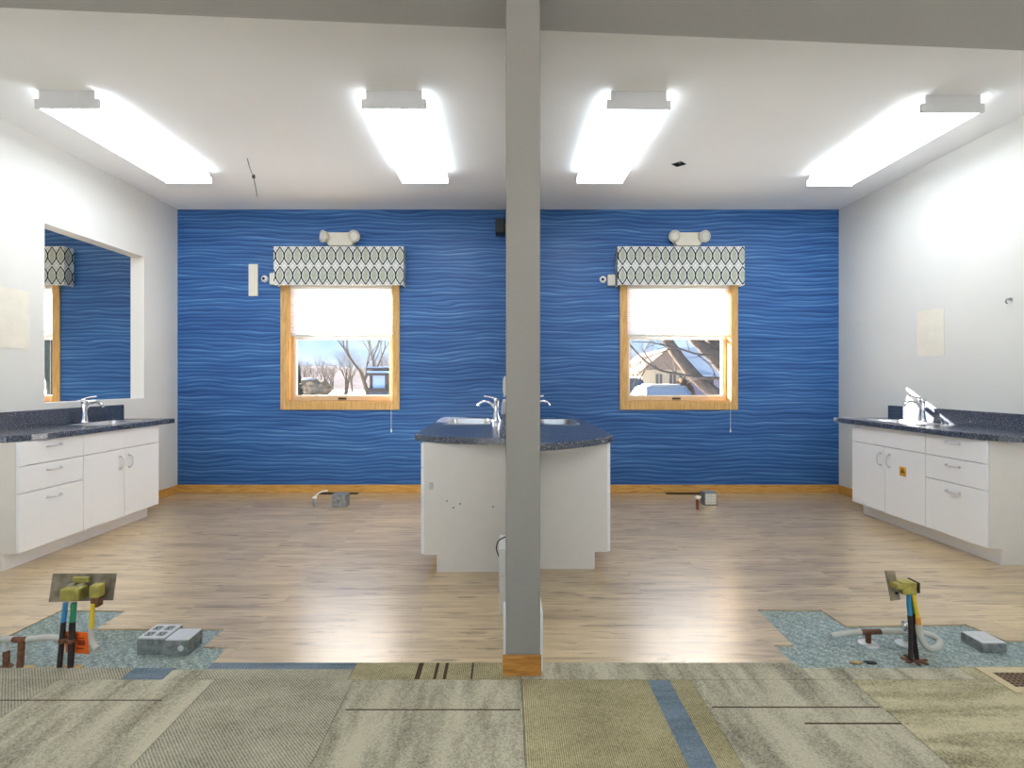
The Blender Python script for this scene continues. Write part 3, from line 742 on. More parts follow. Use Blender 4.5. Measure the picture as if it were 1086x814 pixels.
# ------------------------------------------------------------------ things on the walls
tag(B(XL, XL+0.004, 3.30, 3.672, 1.44, 1.868).build('wall_patch', M['patch'], None, origin='base'), 'pale cream rectangle on the left wall at the picture edge', 'wall patch')
tag(B(XR-0.004, XR, 4.045, 4.31, 1.415, 1.805).build('wall_patch', M['patch'], None, origin='base'), 'cream rectangle on the right wall above the faucet', 'wall patch')
t_ = thing('light_switch', 'small white switch plate on right wall near the blue wall', 'switch', (XR, 5.06, 1.76))
B(XR-0.007, XR, 5.025, 5.095, 1.76, 1.86).build('plate', M['white_plastic'], t_, bevel=0.003)
B(XR-0.014, XR-0.007, 5.052, 5.068, 1.797, 1.823).build('toggle', M['white_plastic'], t_)
t_ = thing('wall_hook', 'tiny dark hook on the right wall at the picture edge', 'hook', (XR, 3.513, 1.78))
MB().cyl((XR, 3.513, 1.785), (XR-0.006, 3.513, 1.785), 0.012, n=12).build('rose', M['galv'], t_)
MB().tube(smooth_path([(XR-0.005, 3.513, 1.787), (XR-0.028, 3.513, 1.785), (XR-0.036, 3.513, 1.766), (XR-0.024, 3.513, 1.754)], 4), 0.0045, 8).build('prong', M['galv_dark'], t_)
t_ = thing('wall_speaker', 'small black speaker high on the partition beside blue wall', 'speaker', (PX0, 5.14, 2.72))
B(PX0-0.112, PX0-0.012, 5.07, 5.21, 2.725, 2.875).build('cabinet', M['speaker'], t_, bevel=0.006)
B(PX0-0.104, PX0-0.02, 5.064, 5.07, 2.733, 2.867).build('grille', M['dark'], t_, bevel=0.002)
B(PX0-0.012, PX0, 5.11, 5.17, 2.77, 2.83).build('bracket', M['galv_dark'], t_)
t_ = thing('soap_dispenser', 'white wall dispenser on the partition above the left worktop', 'dispenser', (PX0, 3.6, 1.1))
MB().prism([(PX0+0.001, 1.10), (PX0-0.018, 1.105), (PX0-0.024, 1.14), (PX0-0.022, 1.215), (PX0-0.012, 1.24), (PX0+0.001, 1.24)], [], XZ, 3.52, 3.64).build('body', M['white_plastic'], t_, bevel=0.004)
B(PX0-0.02, PX0-0.006, 3.56, 3.60, 1.088, 1.10).build('nozzle', M['fix_white'], t_, bevel=0.002)
t_ = thing('paper_holder', 'white tapered holder on the partition resting above backsplash', 'holder', (PX0, 3.45, 0.974))
MB().prism([(PX0, 0.974), (PX0-0.034, 0.974), (PX0-0.030, 1.04), (PX0-0.022, 1.075), (PX0, 1.075)], [], XZ, 3.40, 3.52).build('body', M['white_plastic'], t_, bevel=0.004)
B(PX0-0.028, PX0-0.004, 3.39, 3.40, 0.985, 1.06).build('slot_face', M['fix_white'], t_)
t_ = thing('wall_heater_box', 'low white box on the partition foot with a black cable loop', 'wall box', (PX0, 2.65, 0.0))
B(PX0-0.036, PX0, 2.55, 2.78, 0.2, 0.342).build('cover', M['white_plastic'], t_, bevel=0.004)
B(PX0-0.034, PX0, 2.552, 2.775, 0.0, 0.199).build('lower_panel', M['cab_body'], t_, bevel=0.003)
MB().tube(smooth_path([at(536, 569, 2.62), at(529, 573, 2.62), at(526.5, 580, 2.62), at(528, 587, 2.62), at(531, 592, 2.62)], 5), 0.0035, 8).build('cable', M['dark'], t_)
for k in range(2): MB().cyl((PX0-0.034, 2.57+k*0.03, 0.12), (PX0-0.042, 2.57+k*0.03, 0.12), 0.008, n=12).build('screw', M['galv'], t_)

# ------------------------------------------------------------------ floor fittings
def register(label, x0, x1, y0, y1, z, border, slats, frame_m, slat_m, rows=3, slat_w=0.0022):
    t_ = thing('floor_register', label, 'floor register', ((x0+x1)/2, (y0+y1)/2, z))
    MB().prism(rect(x0, x1, y0, y1), [rect(x0+border, x1-border, y0+border, y1-border)], XY, z, z+0.004).build('frame', frame_m, t_)
    B(x0+border, x1-border, y0+border, y1-border, z, z+0.0006).build('dark_throat', M['black'], t_)
    m = MB()
    a, b = x0+border, x1-border
    for k in range(1, slats):
        xx_ = a+(b-a)*k/slats; m.box(xx_-slat_w, xx_+slat_w, y0+border, y1-border, z+0.0006, z+0.0032)
    for k in range(1, rows):
        yy_ = y0+border+(y1-y0-2*border)*k/rows; m.box(a, b, yy_-slat_w*0.7, yy_+slat_w*0.7, z+0.0006, z+0.003)
    m.build('grille', slat_m, t_)
register('beige framed floor register with brown grille set in the carpet', 1.965, 2.36, 1.905, 2.072, 0.003, 0.036, 15, M['reg_frame'], M['grille'], 6, 0.0034)
register('brown floor register under the window left of the partition', -2.0, -1.58, 5.235, 5.31, 0.0, 0.008, 24, M['register'], M['register'])
register('brown floor register under the window right of the partition', 1.70, 2.11, 5.235, 5.31, 0.0, 0.008, 24, M['register'], M['register'])

def small_box(label, x0, x1, y0, y1, h, mark, mat):
    t_ = thing('electrical_box', label, 'electrical box', ((x0+x1)/2, (y0+y1)/2, 0), 'metal boxes on the floor')
    B(x0, x1, y0, y1, 0.0, h).build('body', mat, t_, bevel=0.004)
    cx, cz = (x0+x1)/2, h*0.5
    fp = MB(); fp.box(x0+0.008, x1-0.008, y0-0.004, y0, 0.01, h-0.01); fp.build('cover', M['cover'] if mark == 'quad' else M['galv'], t_, bevel=0.002)
    if mark == 'cross':
        m = MB()
        for a in (0.75, -0.75): m.obox((cx, y0-0.0055, cz), (math.cos(a), 0, math.sin(a)), 0.026, (0, 1, 0), 0.0015, (-math.sin(a), 0, math.cos(a)), 0.0045)
        m.build('knockout_cross', M['galv_dark'], t_)
    else:
        for sx_ in (-1, 1):
            for sz_ in (-1, 1):
                o_ = B(cx+sx_*0.027-0.02, cx+sx_*0.027+0.02, y0-0.008, y0-0.004, cz+sz_*0.025-0.019, cz+sz_*0.025+0.019).build('socket', M['ivory'], t_, bevel=0.004)
                m = MB()
                for k in (-1, 1): m.box(cx+sx_*0.027+k*0.007-0.0015, cx+sx_*0.027+k*0.007+0.0015, y0-0.0086, y0-0.008, cz+sz_*0.025-0.005, cz+sz_*0.025+0.008)
                m.build('slots', M['dark'], o_)
small_box('grey metal box with cross mark on floor below the left window', -1.66, -1.522, 4.70, 4.80, 0.125, 'cross', M['galv'])
small_box('metal box with four sockets on floor below the right window', 1.912, 2.035, 4.77, 4.87, 0.127, 'quad', M['galv_dark'])
t_ = thing('pipe_stub', 'short capped grey pipe on floor beside the cross-marked box', 'pipe stub', (-1.84, 4.73, 0), 'short pipe stubs')
MB().tube(smooth_path([(-1.835, 4.73, 0.0), (-1.838, 4.73, 0.05), (-1.842, 4.745, 0.078)], 4), 0.017, 12).build('pipe', M['galv_dark'], t_)
MB().lathe((-1.842, 4.745, 0.074), (0, 0.2, 1), [(0.022, 0), (0.022, 0.014), (0.014, 0.02)], 16).build('cap', M['white_plastic'], t_)
MB().tube(smooth_path([(-1.842, 4.75, 0.085), (-1.82, 4.79, 0.115), (-1.79, 4.83, 0.125), (-1.76, 4.86, 0.122)], 4), 0.008, 8).build('outlet_tube', M['white_plastic'], t_)
t_ = thing('pipe_stub', 'copper pipe with white cap on floor beside the four-socket box', 'pipe stub', (1.79, 4.63, 0), 'short pipe stubs')
MB().cyl((1.79, 4.63, 0.0), (1.79, 4.63, 0.1), 0.013, n=14).build('pipe', M['copper'], t_)
MB().lathe((1.79, 4.63, 0.098), (0, 0, 1), [(0.022, 0), (0.023, 0.02), (0.012, 0.03)], 16).build('cap', M['white_plastic'], t_)
MB().cyl((1.79, 4.63, 0.11), (1.83, 4.65, 0.112), 0.009, n=10).build('side_outlet', M['white_plastic'], t_)

UZ = -0.007
# big double floor box, left
x0, x1, xm, y0 = -1.638, -1.408, -1.515, 2.19
t_ = thing('floor_box', 'galvanised double floor box with socket cover in the left torn patch', 'floor box', ((x0+x1)/2, 2.25, UZ))
bd = MB(); bd.box(x0, xm, y0, 2.315, UZ, 0.062); bd.box(xm, x1, y0, 2.29, UZ, 0.056); bd.build('body', M['galv_dark'], t_, bevel=0.003)
cv = B(x0+0.002, xm-0.002, y0+0.001, 2.314, 0.062, 0.068).build('socket_cover', M['cover'], t_, bevel=0.002)
for i in range(2):
    for j in range(2):
        cx, cy = x0+0.034+0.053*i, y0+0.036+0.052*j
        m = MB().prism(rrect(cx-0.02, cx+0.02, cy-0.018, cy+0.018, 0.01), [], XY, 0.068, 0.0695); s_ = m.build('socket', M['galv'], cv)
        m = MB()
        for k in (-1, 1): m.box(cx+k*0.008-0.0025, cx+k*0.008+0.0025, cy-0.002, cy+0.011, 0.0695, 0.0705)
        m.cyl((cx, cy-0.011, 0.0695), (cx, cy-0.011, 0.0705), 0.004, n=8); m.build('slots', M['dark'], s_)
B(xm+0.001, x1-0.002, y0+0.001, 2.289, 0.056, 0.061).build('blank_cover', M['cover'], t_, bevel=0.002)
MB().lathe((x1-0.035, y0, 0.022), (0, -1, 0), [(0.013, 0), (0.013, 0.003), (0.009, 0.004)], 16).build('knockout', M['cover'], t_)
MB().lathe((x1, 2.235, 0.022), (1, 0, 0), [(0.012, 0), (0.012, 0.003), (0.006, 0.004)], 16).build('knockout', M['galv'], t_)
# single floor box, right
x0, x1, y0, y1 = 2.124, 2.232, 2.205, 2.31
t_ = thing('floor_box', 'low single galvanised floor box in the right torn patch', 'floor box', ((x0+x1)/2, (y0+y1)/2, UZ))
B(x0, x1, y0, y1, UZ, 0.034).build('body', M['galv_dark'], t_, bevel=0.003)
cv = B(x0+0.001, x1-0.001, y0+0.001, y1-0.001, 0.034, 0.039).build('cover', M['cover'], t_, bevel=0.002)
m = MB(); m.box(x0+0.03, x1-0.03, y0+0.02, y1-0.02, 0.039, 0.0405); m.build('raised_panel', M['cover'], cv, bevel=0.002)

# left supply riser
def P3(x, y, d): return at(x, y, d)
t_ = thing('supply_riser', 'left pipe riser holding a wide tarnished plate and yellow hose', 'pipe riser', (-1.86, 2.09, UZ), 'supply pipe risers')
c = [at(56, 608, 2.15), at(123.5, 607.6, 2.15), at(119.6, 636.3, 2.125), at(51.5, 638.2, 2.125)]
m = MB(); nrm = (c[1]-c[0]).cross(c[3]-c[0]).normalized()*0.0035
v1_ = [m.bm.verts.new(p) for p in c]; v2_ = [m.bm.verts.new(p+nrm) for p in c]
m._f(v1_); m._f(v2_[::-1])
for k in range(4): m._f((v1_[k], v1_[(k+1) % 4], v2_[(k+1) % 4], v2_[k]))
pl = m.build('mounting_plate', M['plate'], t_)
B(-1.87, -1.8, 2.128, 2.144, 0.338, 0.360).build('label_block', M['brass'], pl, bevel=0.002)
def slantbox(x0_, x1_, y0_, y1_, z0_, z1_): return B(x0_, x1_, y0_, y1_, z0_, z1_)
vb = B(-1.878, -1.798, 2.075, 2.125, 0.282, 0.332).build('valve_block', M['brass'], t_, bevel=0.005)
for x_ in (-1.858, -1.818): MB().cyl((x_, 2.112, 0.332), (x_, 2.112, 0.34), 0.013, n=14).build('valve_nut', M['steel'], vb)
vb2 = B(-1.757, -1.718, 2.078, 2.118, 0.292, 0.345).build('valve_block', M['brass'], t_, bevel=0.005); plabel(vb2, 'small rusty brass valve block')
B(-1.752, -1.722, 2.08, 2.112, 0.252, 0.292).build('valve_collar', M['rust'], vb2, bevel=0.004)
p = MB(); p.tube([at(69.5, 639, 2.09), at(67.5, 659, 2.09)], 0.0095, 12); plabel(p.build('painted_pipe', M['blue_paint'], t_), 'blue painted upper length of pipe')
p = MB(); p.tube([at(67.5, 659, 2.09), at(65.5, 680, 2.085), Vector((-1.885, 2.083, UZ))], 0.0098, 12); lp = p.build('iron_pipe', M['darkpipe'], t_)
p = MB(); p.tube([at(78.5, 639, 2.09), at(77, 659, 2.09)], 0.011, 12); plabel(p.build('painted_pipe', M['green_paint'], t_), 'green painted upper length of pipe')
p = MB(); p.tube([at(77, 659, 2.09), at(75.8, 680, 2.085), Vector((-1.838, 2.083, UZ))], [0.0112, 0.012, 0.011], 12); p.build('iron_pipe', M['darkpipe'], t_)
for q in ((66.5, 679, 2.086), (75.6, 679, 2.086)):
    a_ = at(*q); MB().lathe(a_-Vector((0, 0, 0.01)), (0, 0, 1), [(0.012, 0), (0.0155, 0.004), (0.0155, 0.016), (0.012, 0.02)], 12).build('pipe_joint', M['rust'], t_)
p = MB(); p.tube([at(98.6, 640, 2.08), at(97.5, 655, 2.08), at(97.3, 666, 2.08)], 0.0085, 12); p.build('hose', M['yellow'], t_)
p = MB(); p.tube(smooth_path([at(97.3, 666, 2.08), at(97.2, 676, 2.08), at(99.5, 684, 2.075), at(103.5, 687.5, 2.07)], 5), 0.0115, 12); plabel(p.build('hose_end', M['grey_hose'], t_), 'grey sleeve on the hose end')
tg = at(81.5, 681, 2.108)
m = MB(); m.obox((tg.x, tg.y, tg.z), (1, 0, -0.06), 0.05, (0, 1, 0.15), 0.001, (0.06, -0.15, 1), 0.05)
tgo = m.build('warning_tag', M['tag'], t_)
m = MB()
for k, (dx, dz, hw, hh) in enumerate(((0.016, 0.022, 0.02, 0.0025), (0.02, 0.0, 0.016, 0.012), (0.012, -0.027, 0.016, 0.003), (-0.005, 0.036, 0.022, 0.002))):
    m.obox((tg.x+dx, tg.y-0.0016-0.15*(-dz)*0.0+0.15*0-dz*0.15*0 + (-0.15*dz), tg.z+dz), (1, 0, -0.06), hw, (0, 1, 0.15), 0.0005, (0.06, -0.15, 1), hh)
m.build('printed_lines', M['tag_ink'], tgo)
m = MB().blob((-1.885, 2.083, UZ+0.002), 0.055, 0.026, 0.005, 2, 0.5, 1).blob((-1.838, 2.085, UZ+0.002), 0.045, 0.026, 0.005, 2, 0.5, 2); m.build('broken_floor_collar', M['plaster'], t_)
# left insulated conduit
t_ = thing('insulated_conduit', 'grey insulated conduit with rusty tee by the left riser', 'conduit', (-2.05, 2.1, UZ), 'grey insulated conduits')
zc = 0.108
MB().tube(smooth_path([(-2.30, 2.12, zc), (-2.2, 2.11, zc+0.002), (-2.095, 2.10, zc)], 4), 0.0135, 12).build('sleeve', M['grey_hose'], t_)
MB().tube(smooth_path([(-2.035, 2.10, zc), (-1.98, 2.105, zc+0.006), (-1.93, 2.11, zc+0.003), (-1.905, 2.11, zc-0.004)], 4), 0.0125, 12).build('sleeve', M['grey_hose'], t_)
m = MB(); m.tube([(-2.095, 2.10, zc), (-2.035, 2.10, zc)], 0.011, 12); m.tube([(-2.055, 2.095, zc-0.004), (-2.052, 2.085, UZ)], 0.0125, 12); m.build('tee', M['rust'], t_)
m = MB(); m.tube([(-2.135, 2.105, zc-0.006), (-2.125, 2.10, 0.06)], 0.011, 12); m.build('drop_tube', M['grey_hose'], t_)
m = MB(); m.tube([(-2.125, 2.10, 0.06), (-2.12, 2.095, UZ)], 0.0125, 12); m.lathe((-2.12, 2.095, UZ), (0, 0, 1), [(0.024, 0), (0.02, 0.008)], 12); m.build('drop_pipe', M['rust'], t_)
MB().blob((-2.03, 2.085, UZ+0.002), 0.04, 0.022, 0.005, 2, 0.5, 3).build('broken_floor_collar', M['plaster'], t_)

# right supply riser
t_ = thing('supply_riser', 'right pipe riser with narrow tilted plate and looped hose', 'pipe riser', (1.77, 2.142, UZ), 'supply pipe risers')
D = 2.142
c = [at(938.6, 605, D), at(949, 605.3, D), at(955, 635.5, D-0.015), at(945, 637, D-0.015)]
m = MB(); nrm = Vector((0, 0.004, 0))
v1_ = [m.bm.verts.new(p) for p in c]; v2_ = [m.bm.verts.new(p+nrm) for p in c]
m._f(v1_); m._f(v2_[::-1])
for k in range(4): m._f((v1_[k], v1_[(k+1) % 4], v2_[(k+1) % 4], v2_[k]))
pl = m.build('mounting_plate', M['plate'], t_)
a_ = at(950.6, 628.5, D-0.016); MB().cyl(a_, a_+Vector((0, -0.003, 0)), 0.006, n=12).build('bolt_hole', M['black'], pl)
a0, a1 = at(945.5, 622, D-0.02), at(952, 617, D-0.02)
B(a0.x, a1.x+0.004, D-0.05, D-0.004, a0.z, a1.z).build('clamp', M['brass'], t_, bevel=0.004)
a0, a1 = at(951.5, 627.5, D), at(967, 615, D)
vb = B(a0.x, a1.x, D-0.03, D+0.02, a0.z, a1.z).build('valve_block', M['brass'], t_, bevel=0.004)
B(a1.x, a1.x+0.009, D-0.033, D+0.023, a0.z+0.008, a1.z+0.002).build('end_plate', M['register'], vb, bevel=0.001)
m = MB(); m.tube([at(963.7, 628, D), at(963.7, 640, D), at(965, 652, D)], 0.0085, 12); plabel(m.build('painted_pipe', M['blue_paint'], t_), 'blue painted upper length of pipe')
m = MB(); m.tube([at(967, 628, D+0.012), at(967.8, 640, D+0.012), at(968.5, 650, D+0.012)], 0.008, 12); plabel(m.build('painted_pipe', M['green_paint'], t_), 'green painted upper length of pipe')
m = MB(); m.tube([at(965, 652, D), at(966, 675, D), at(966, 690, D), Vector((1.752, D, UZ))], 0.0092, 12); m.build('iron_pipe', M['darkpipe'], t_)
m = MB(); m.tube([at(968.5, 650, D+0.012), at(969.5, 676, D+0.012), Vector((1.790, D+0.012, UZ))], 0.0092, 12); m.build('iron_pipe', M['darkpipe'], t_)
m = MB(); m.tube(smooth_path([at(968.5, 629, D-0.012), at(971, 642, D-0.012), at(973.6, 655, D-0.012)], 4), 0.0075, 12); plabel(m.build('hose', M['yellow'], t_), 'yellow hose above the grey loop')
m = MB(); m.tube([at(973.4, 654, D-0.012), at(974.4, 663, D-0.012)], 0.0095, 12); m.build('hose_ferrule', M['orange_hose'], t_)
m = MB(); m.tube(smooth_path([at(974.3, 662, D-0.012), at(975.5, 672, D-0.014), at(980, 682.5, D-0.02), at(988, 688, D-0.02), at(995.5, 685, D-0.01), at(996, 679, D+0.02), at(988, 673.5, D+0.04), at(978, 670.5, D+0.05), at(969, 669, D+0.05)], 6), 0.0125, 12)
plabel(m.build('looped_hose', M['grey_hose'], t_), 'grey hose bent into a loop')
m = MB()
for k in range(7):
    a_ = k*0.9; m.obox((1.77+0.03*math.cos(a_), D+0.02*math.sin(a_), UZ+0.003), (math.cos(a_), math.sin(a_), 0.1), 0.022, (-math.sin(a_), math.cos(a_), 0), 0.006, (0, 0, 1), 0.003)
m.build('floor_flange', M['rust'], t_)
# right insulated conduit
t_ = thing('insulated_conduit', 'grey insulated conduit with rusty tee by the right riser', 'conduit', (1.67, 2.28, UZ), 'grey insulated conduits')
D2 = 2.28
MB().tube(smooth_path([at(881.5, 674, D2), at(893, 672, D2), at(905, 670.4, D2), at(913, 670, D2)], 4), [0.0095]+[0.0125]*12, 12).build('sleeve', M['grey_hose'], t_)
MB().tube(smooth_path([at(934, 669.6, D2), at(945, 669.2, D2), at(957, 669.5, D2)], 4), 0.0125, 12).build('sleeve', M['grey_hose'], t_)
m = MB(); m.tube([at(913, 670, D2), at(934, 669.6, D2)], 0.0115, 12); q = at(921, 670, D2); m.tube([q, (q.x, D2, UZ)], 0.0115, 12); m.build('tee', M['rust'], t_)
for x_, y_ in ((q.x, D2), (at(961, 680, D2).x, D2)):
    MB().lathe((x_, y_, UZ), (0, 0, 1), [(0.044, 0), (0.04, 0.004), (0.016, 0.008)], 24).build('escutcheon', M['cover'], t_)
x_ = at(961, 680, D2).x
m = MB(); m.tube([(x_, D2, UZ), (x_, D2, 0.085)], 0.011, 12); m.lathe((x_, D2, 0.06), (0, 0, 1), [(0.015, 0), (0.019, 0.006), (0.019, 0.03), (0.013, 0.036)], 16); m.tube([(x_-0.02, D2, 0.048), (x_+0.02, D2, 0.048)], 0.013, 12)
plabel(m.build('stop_valve', M['chrome'], t_), 'chrome stop valve')
# scraps of plaster
for k, (x_, y_, m_, lab) in enumerate(((907, 703, 'plaster', 'pale plaster crumb in the right torn patch'), (924, 703, 'dark', 'dark splinter of debris in the right torn patch'))):
    p_ = px2floor(x_, y_, UZ); ob = MB().blob((p_[0], p_[1], UZ+0.004), 0.026, 0.014, 0.005, 2, 0.7, k+5).build('debris_crumb', M[m_], None, origin='base'); tag(ob, lab, 'debris', 'floor debris')

# ------------------------------------------------------------------ outdoors
GZ = -0.45
g_ = MB(); nx, ny = 40, 40
from mathutils import noise as mn
vs = [[g_.bm.verts.new((-90+180*i/nx, BACK+0.2+(110)*j/ny, GZ+0.06*mn.noise(Vector((i*0.7, j*0.7, 0))))) for i in range(nx+1)] for j in range(ny+1)]
for j in range(ny):
    for i in range(nx): g_._f((vs[j][i], vs[j][i+1], vs[j+1][i+1], vs[j+1][i]), True)
struct(MB().box(-90, 90, -70, -4.25, GZ-0.3, GZ).build('ground_front', M['fresh_snow']))
struct(g_.build('ground', M['snow']))
h_ = MB(); nx, ny = 60, 14
vs = [[h_.bm.verts.new((-110+230*i/nx, 86+60*j/ny, GZ-0.2+max(0, 6.2*math.sin(math.pi*min(1, j/9.0)/2)*(0.8+0.35*mn.noise(Vector((i*0.23, 1.3, 0))))+0.5*mn.noise(Vector((i*0.9, j*0.9, 2))))) ) for i in range(nx+1)] for j in range(ny+1)]
for j in range(ny):
    for i in range(nx): h_._f((vs[j][i], vs[j][i+1], vs[j+1][i+1], vs[j+1][i]), True)
struct(h_.build('hill', M['hill']))

def grow(m, tw, p, d, L, r, depth, rnd, spread):
    n = 3; pts = [p]; dd = d.copy()
    for k in range(n):
        dd = (dd+Vector((rnd.uniform(-1, 1), rnd.uniform(-1, 1), rnd.uniform(-0.3, 0.7)))*0.16).normalized()
        pts.append(pts[-1]+dd*L/n)
    rs = [r*(1-0.42*k/n) for k in range(n+1)]
    (m if depth > 2 else tw).tube(pts, rs, 6 if depth > 2 else 3, caps=False)
    if depth == 0: return
    kids = 3 if depth > 1 else 4
    for k in range(kids):
        q = pts[-1] if k < 2 else pts[2]
        a = rnd.uniform(0, 2*math.pi); sp_ = rnd.uniform(0.5, 1.0)*spread
        side = Vector((math.cos(a), math.sin(a), 0)); side = (side-dd*side.dot(dd)).normalized()
        nd = (dd*math.cos(sp_)+side*math.sin(sp_)+Vector((0, 0, 0.12))).normalized()
        grow(m, tw, q, nd, L*rnd.uniform(0.62, 0.82), rs[-1]*0.72, depth-1, rnd, spread)
TL = 'bare leafless winter tree standing in the snow beyond the windows'
def make_tree(seed, h, depth=6, spread=0.62, r=0.16, stems=1):
    rnd = random.Random(seed); root = thing('bare_tree', TL, 'tree', (0, 0, 0), 'bare winter trees outside')
    m, tw = MB(), MB()
    for s in range(stems):
        d = Vector((rnd.uniform(-0.35, 0.35), rnd.uniform(-0.3, 0.3), 1)).normalized() if stems > 1 else Vector((0, 0, 1))
        grow(m, tw, Vector((0.1*s, 0, 0)), d, h*0.26, r, depth, rnd, spread)
    m.build('trunk', M['bark'], root, recalc=False); tw.build('twigs', M['twig'], root, recalc=False)
    return root
def copy_tree(o):
    c = o.copy(); COL.objects.link(c)
    for ch in o.children:
        k = ch.copy(); k.parent = c; COL.objects.link(k)
    return c
protos = [make_tree(3, 8.0, 6, 0.55, 0.17, 2), make_tree(11, 7.0, 6, 0.7, 0.14, 3), make_tree(23, 6.0, 5, 0.6, 0.12, 2)]
def place(px_, d, k, s, rz, first=set()):
    if k in first: o = copy_tree(protos[k])
    else: o = protos[k]; first.add(k)
    o.location = ((px_-VX)*d/F, d, GZ-0.05); o.scale = (s, s, s); o.rotation_euler.z = rz
    return o
for q in ((393, 34, 0, 1.15, 0.4), (366, 58, 1, 1.0, 1.0), (374, 70, 2, 1.1, 2.0), (353, 84, 1, 0.9, 3.0), (340, 76, 2, 1.2, 0.2), (326, 90, 1, 0.9, 4.4), (386, 82, 2, 1.2, 5.0), (404, 66, 1, 1.0, 2.6), (316, 74, 0, 0.8, 1.9),
          (408, 50, 2, 1.0, 3.3), (346, 66, 1, 0.7, 5.5), (334, 68, 2, 0.9, 2.9), (322, 82, 2, 1.1, 1.4),
          (668, 33, 0, 0.75, 2.2), (671, 62, 1, 1.0, 5.2), (662, 58, 2, 1.3, 0.7), (735, 74, 1, 1.3, 1.2), (768, 72, 0, 1.1, 3.6), (52, 30, 1, 0.8, 0.3)): place(*q)

# leaning multi-stem maple close to the right window
t_ = thing('leaning_maple', 'thick grey multi-stem tree leaning across the right window view', 'tree', (4.6, 9.2, GZ))
m, tw = MB(), MB()
DM = 9.0
base = Vector((4.75, 9.1, GZ))
stA = smooth_path([base, Vector((4.35, 9.05, 0.55)), at(762, 420, DM), at(740, 402, DM), at(724, 384, DM), at(712, 367, DM), at(703, 350, DM), at(690, 310, DM+0.4)], 4)
m.tube(stA, [0.16, 0.15, 0.14, 0.13]+[0.12]*4+[0.112]*4+[0.108]*4+[0.1]*4+[0.092]*4+[0.08]*20, 12)
stB = smooth_path([base, Vector((4.5, 9.2, 0.6)), at(774, 398, DM+0.3), at(758, 379, DM+0.3), at(744, 366, DM+0.3), at(732, 352, DM+0.3), at(715, 310, DM+0.5)], 4)
m.tube(stB, [0.2]*4+[0.17]*4+[0.135]*4+[0.12]*4+[0.105]*4+[0.09]*20, 12)
stC = smooth_path([Vector((4.5, 9.3, 0.6)), at(779, 388, DM+0.4), at(766, 374, DM+0.4), at(755, 362, DM+0.4), at(748, 340, DM+0.5), at(738, 300, DM+0.6)], 4)
m.tube(stC, [0.15]*4+[0.13]*4+[0.115]*4+[0.105]*20, 12)
stD = smooth_path([at(779, 400, DM+0.5), at(770, 380, DM+0.5), at(763, 360, DM+0.5), at(758, 330, DM+0.6)], 4)
m.tube(stD, [0.12]*4+[0.1]*20, 10)
m.build('trunk', M['bark'], t_)
def branch(pts, r0, r1, d=DM-0.2, twigs=7, seed=0):
    rnd = random.Random(seed); p = smooth_path([at(x, y, d) for x, y in pts], 5); n = len(p)
    tw.tube(p, [r0+(r1-r0)*k/(n-1) for k in range(n)], 7)
    for k in range(twigs):
        i = rnd.randrange(2, n); q = p[i]; dd = (p[i]-p[i-1]).normalized()
        s = (dd+Vector((rnd.uniform(-0.9, 0.9), rnd.uniform(-0.4, 0.4), rnd.uniform(-0.9, 0.9)))).normalized()
        L = rnd.uniform(0.15, 0.4); q2 = q+s*L*0.5; q3 = q2+(s+Vector((0, 0, rnd.uniform(-0.3, 0.4)))).normalized()*L*0.5
        tw.tube([q, q2, q3], [r1*0.9, r1*0.6, r1*0.3], 5)
branch([(766, 401), (745, 400.5), (722, 397), (700, 392.5), (686, 384), (672, 370), (662, 356)], 0.026, 0.014, seed=1, twigs=10)
branch([(757, 377), (738, 375), (722, 370), (704, 366), (690, 363), (670, 362)], 0.02, 0.009, seed=2, twigs=12)
branch([(740, 376), (752, 386), (757, 394), (758, 400)], 0.013, 0.007, seed=3, twigs=5)
branch([(712, 369), (700, 374), (686, 379), (676, 386), (664, 392)], 0.012, 0.006, seed=4, twigs=10)
branch([(698, 391), (684, 374), (690, 362), (694, 350)], 0.011, 0.005, seed=5, twigs=8)
branch([(680, 384), (676, 397), (672, 408)], 0.009, 0.005, seed=6, twigs=6)
tw.build('branches', M['bark'], t_)

# lantern post outside left window
D = 9.0
cx = at(400.5, 400, D).x
t_ = thing('lantern_post', 'wooden snow-capped lantern on a stone post outside the left window', 'lantern', (cx, D+0.2, GZ))
zz = lambda y: at(0, y, D).z
B(cx-0.17, cx+0.17, D+0.03, D+0.37, GZ, zz(415)).build('post', M['stone'], t_, bevel=0.01)
B(cx-0.21, cx+0.21, D, D+0.4, zz(415), zz(411.5)).build('base_slab', M['cedar'], t_, bevel=0.01)
B(cx-0.115, cx+0.115, D+0.085, D+0.315, zz(411.5), zz(398)).build('glass_panel', M['frost'], t_)
m = MB()
for sx_ in (-1, 1):
    for yy_ in (D+0.06, D+0.3): m.box(cx+sx_*0.14-0.022, cx+sx_*0.14+0.022, yy_, yy_+0.04, zz(411.5), zz(398))
m.build('corner_post', M['cedar'], t_)
B(cx-0.215, cx+0.215, D-0.01, D+0.41, zz(398), zz(395.6)).build('eave', M['cedar'], t_, bevel=0.008)
B(cx-0.205, cx+0.205, D, D+0.4, zz(395.6), zz(393)).build('snow_layer', M['snow'], t_, bevel=0.015)
B(cx-0.13, cx+0.13, D+0.07, D+0.33, zz(393), zz(392)).build('riser', M['cedar'], t_)
B(cx-0.22, cx+0.22, D-0.015, D+0.415, zz(392), zz(390)).build('roof', M['cedar'], t_, bevel=0.008)
B(cx-0.205, cx+0.205, D, D+0.4, zz(390), zz(388.6)).build('snow_layer', M['snow'], t_, bevel=0.012)

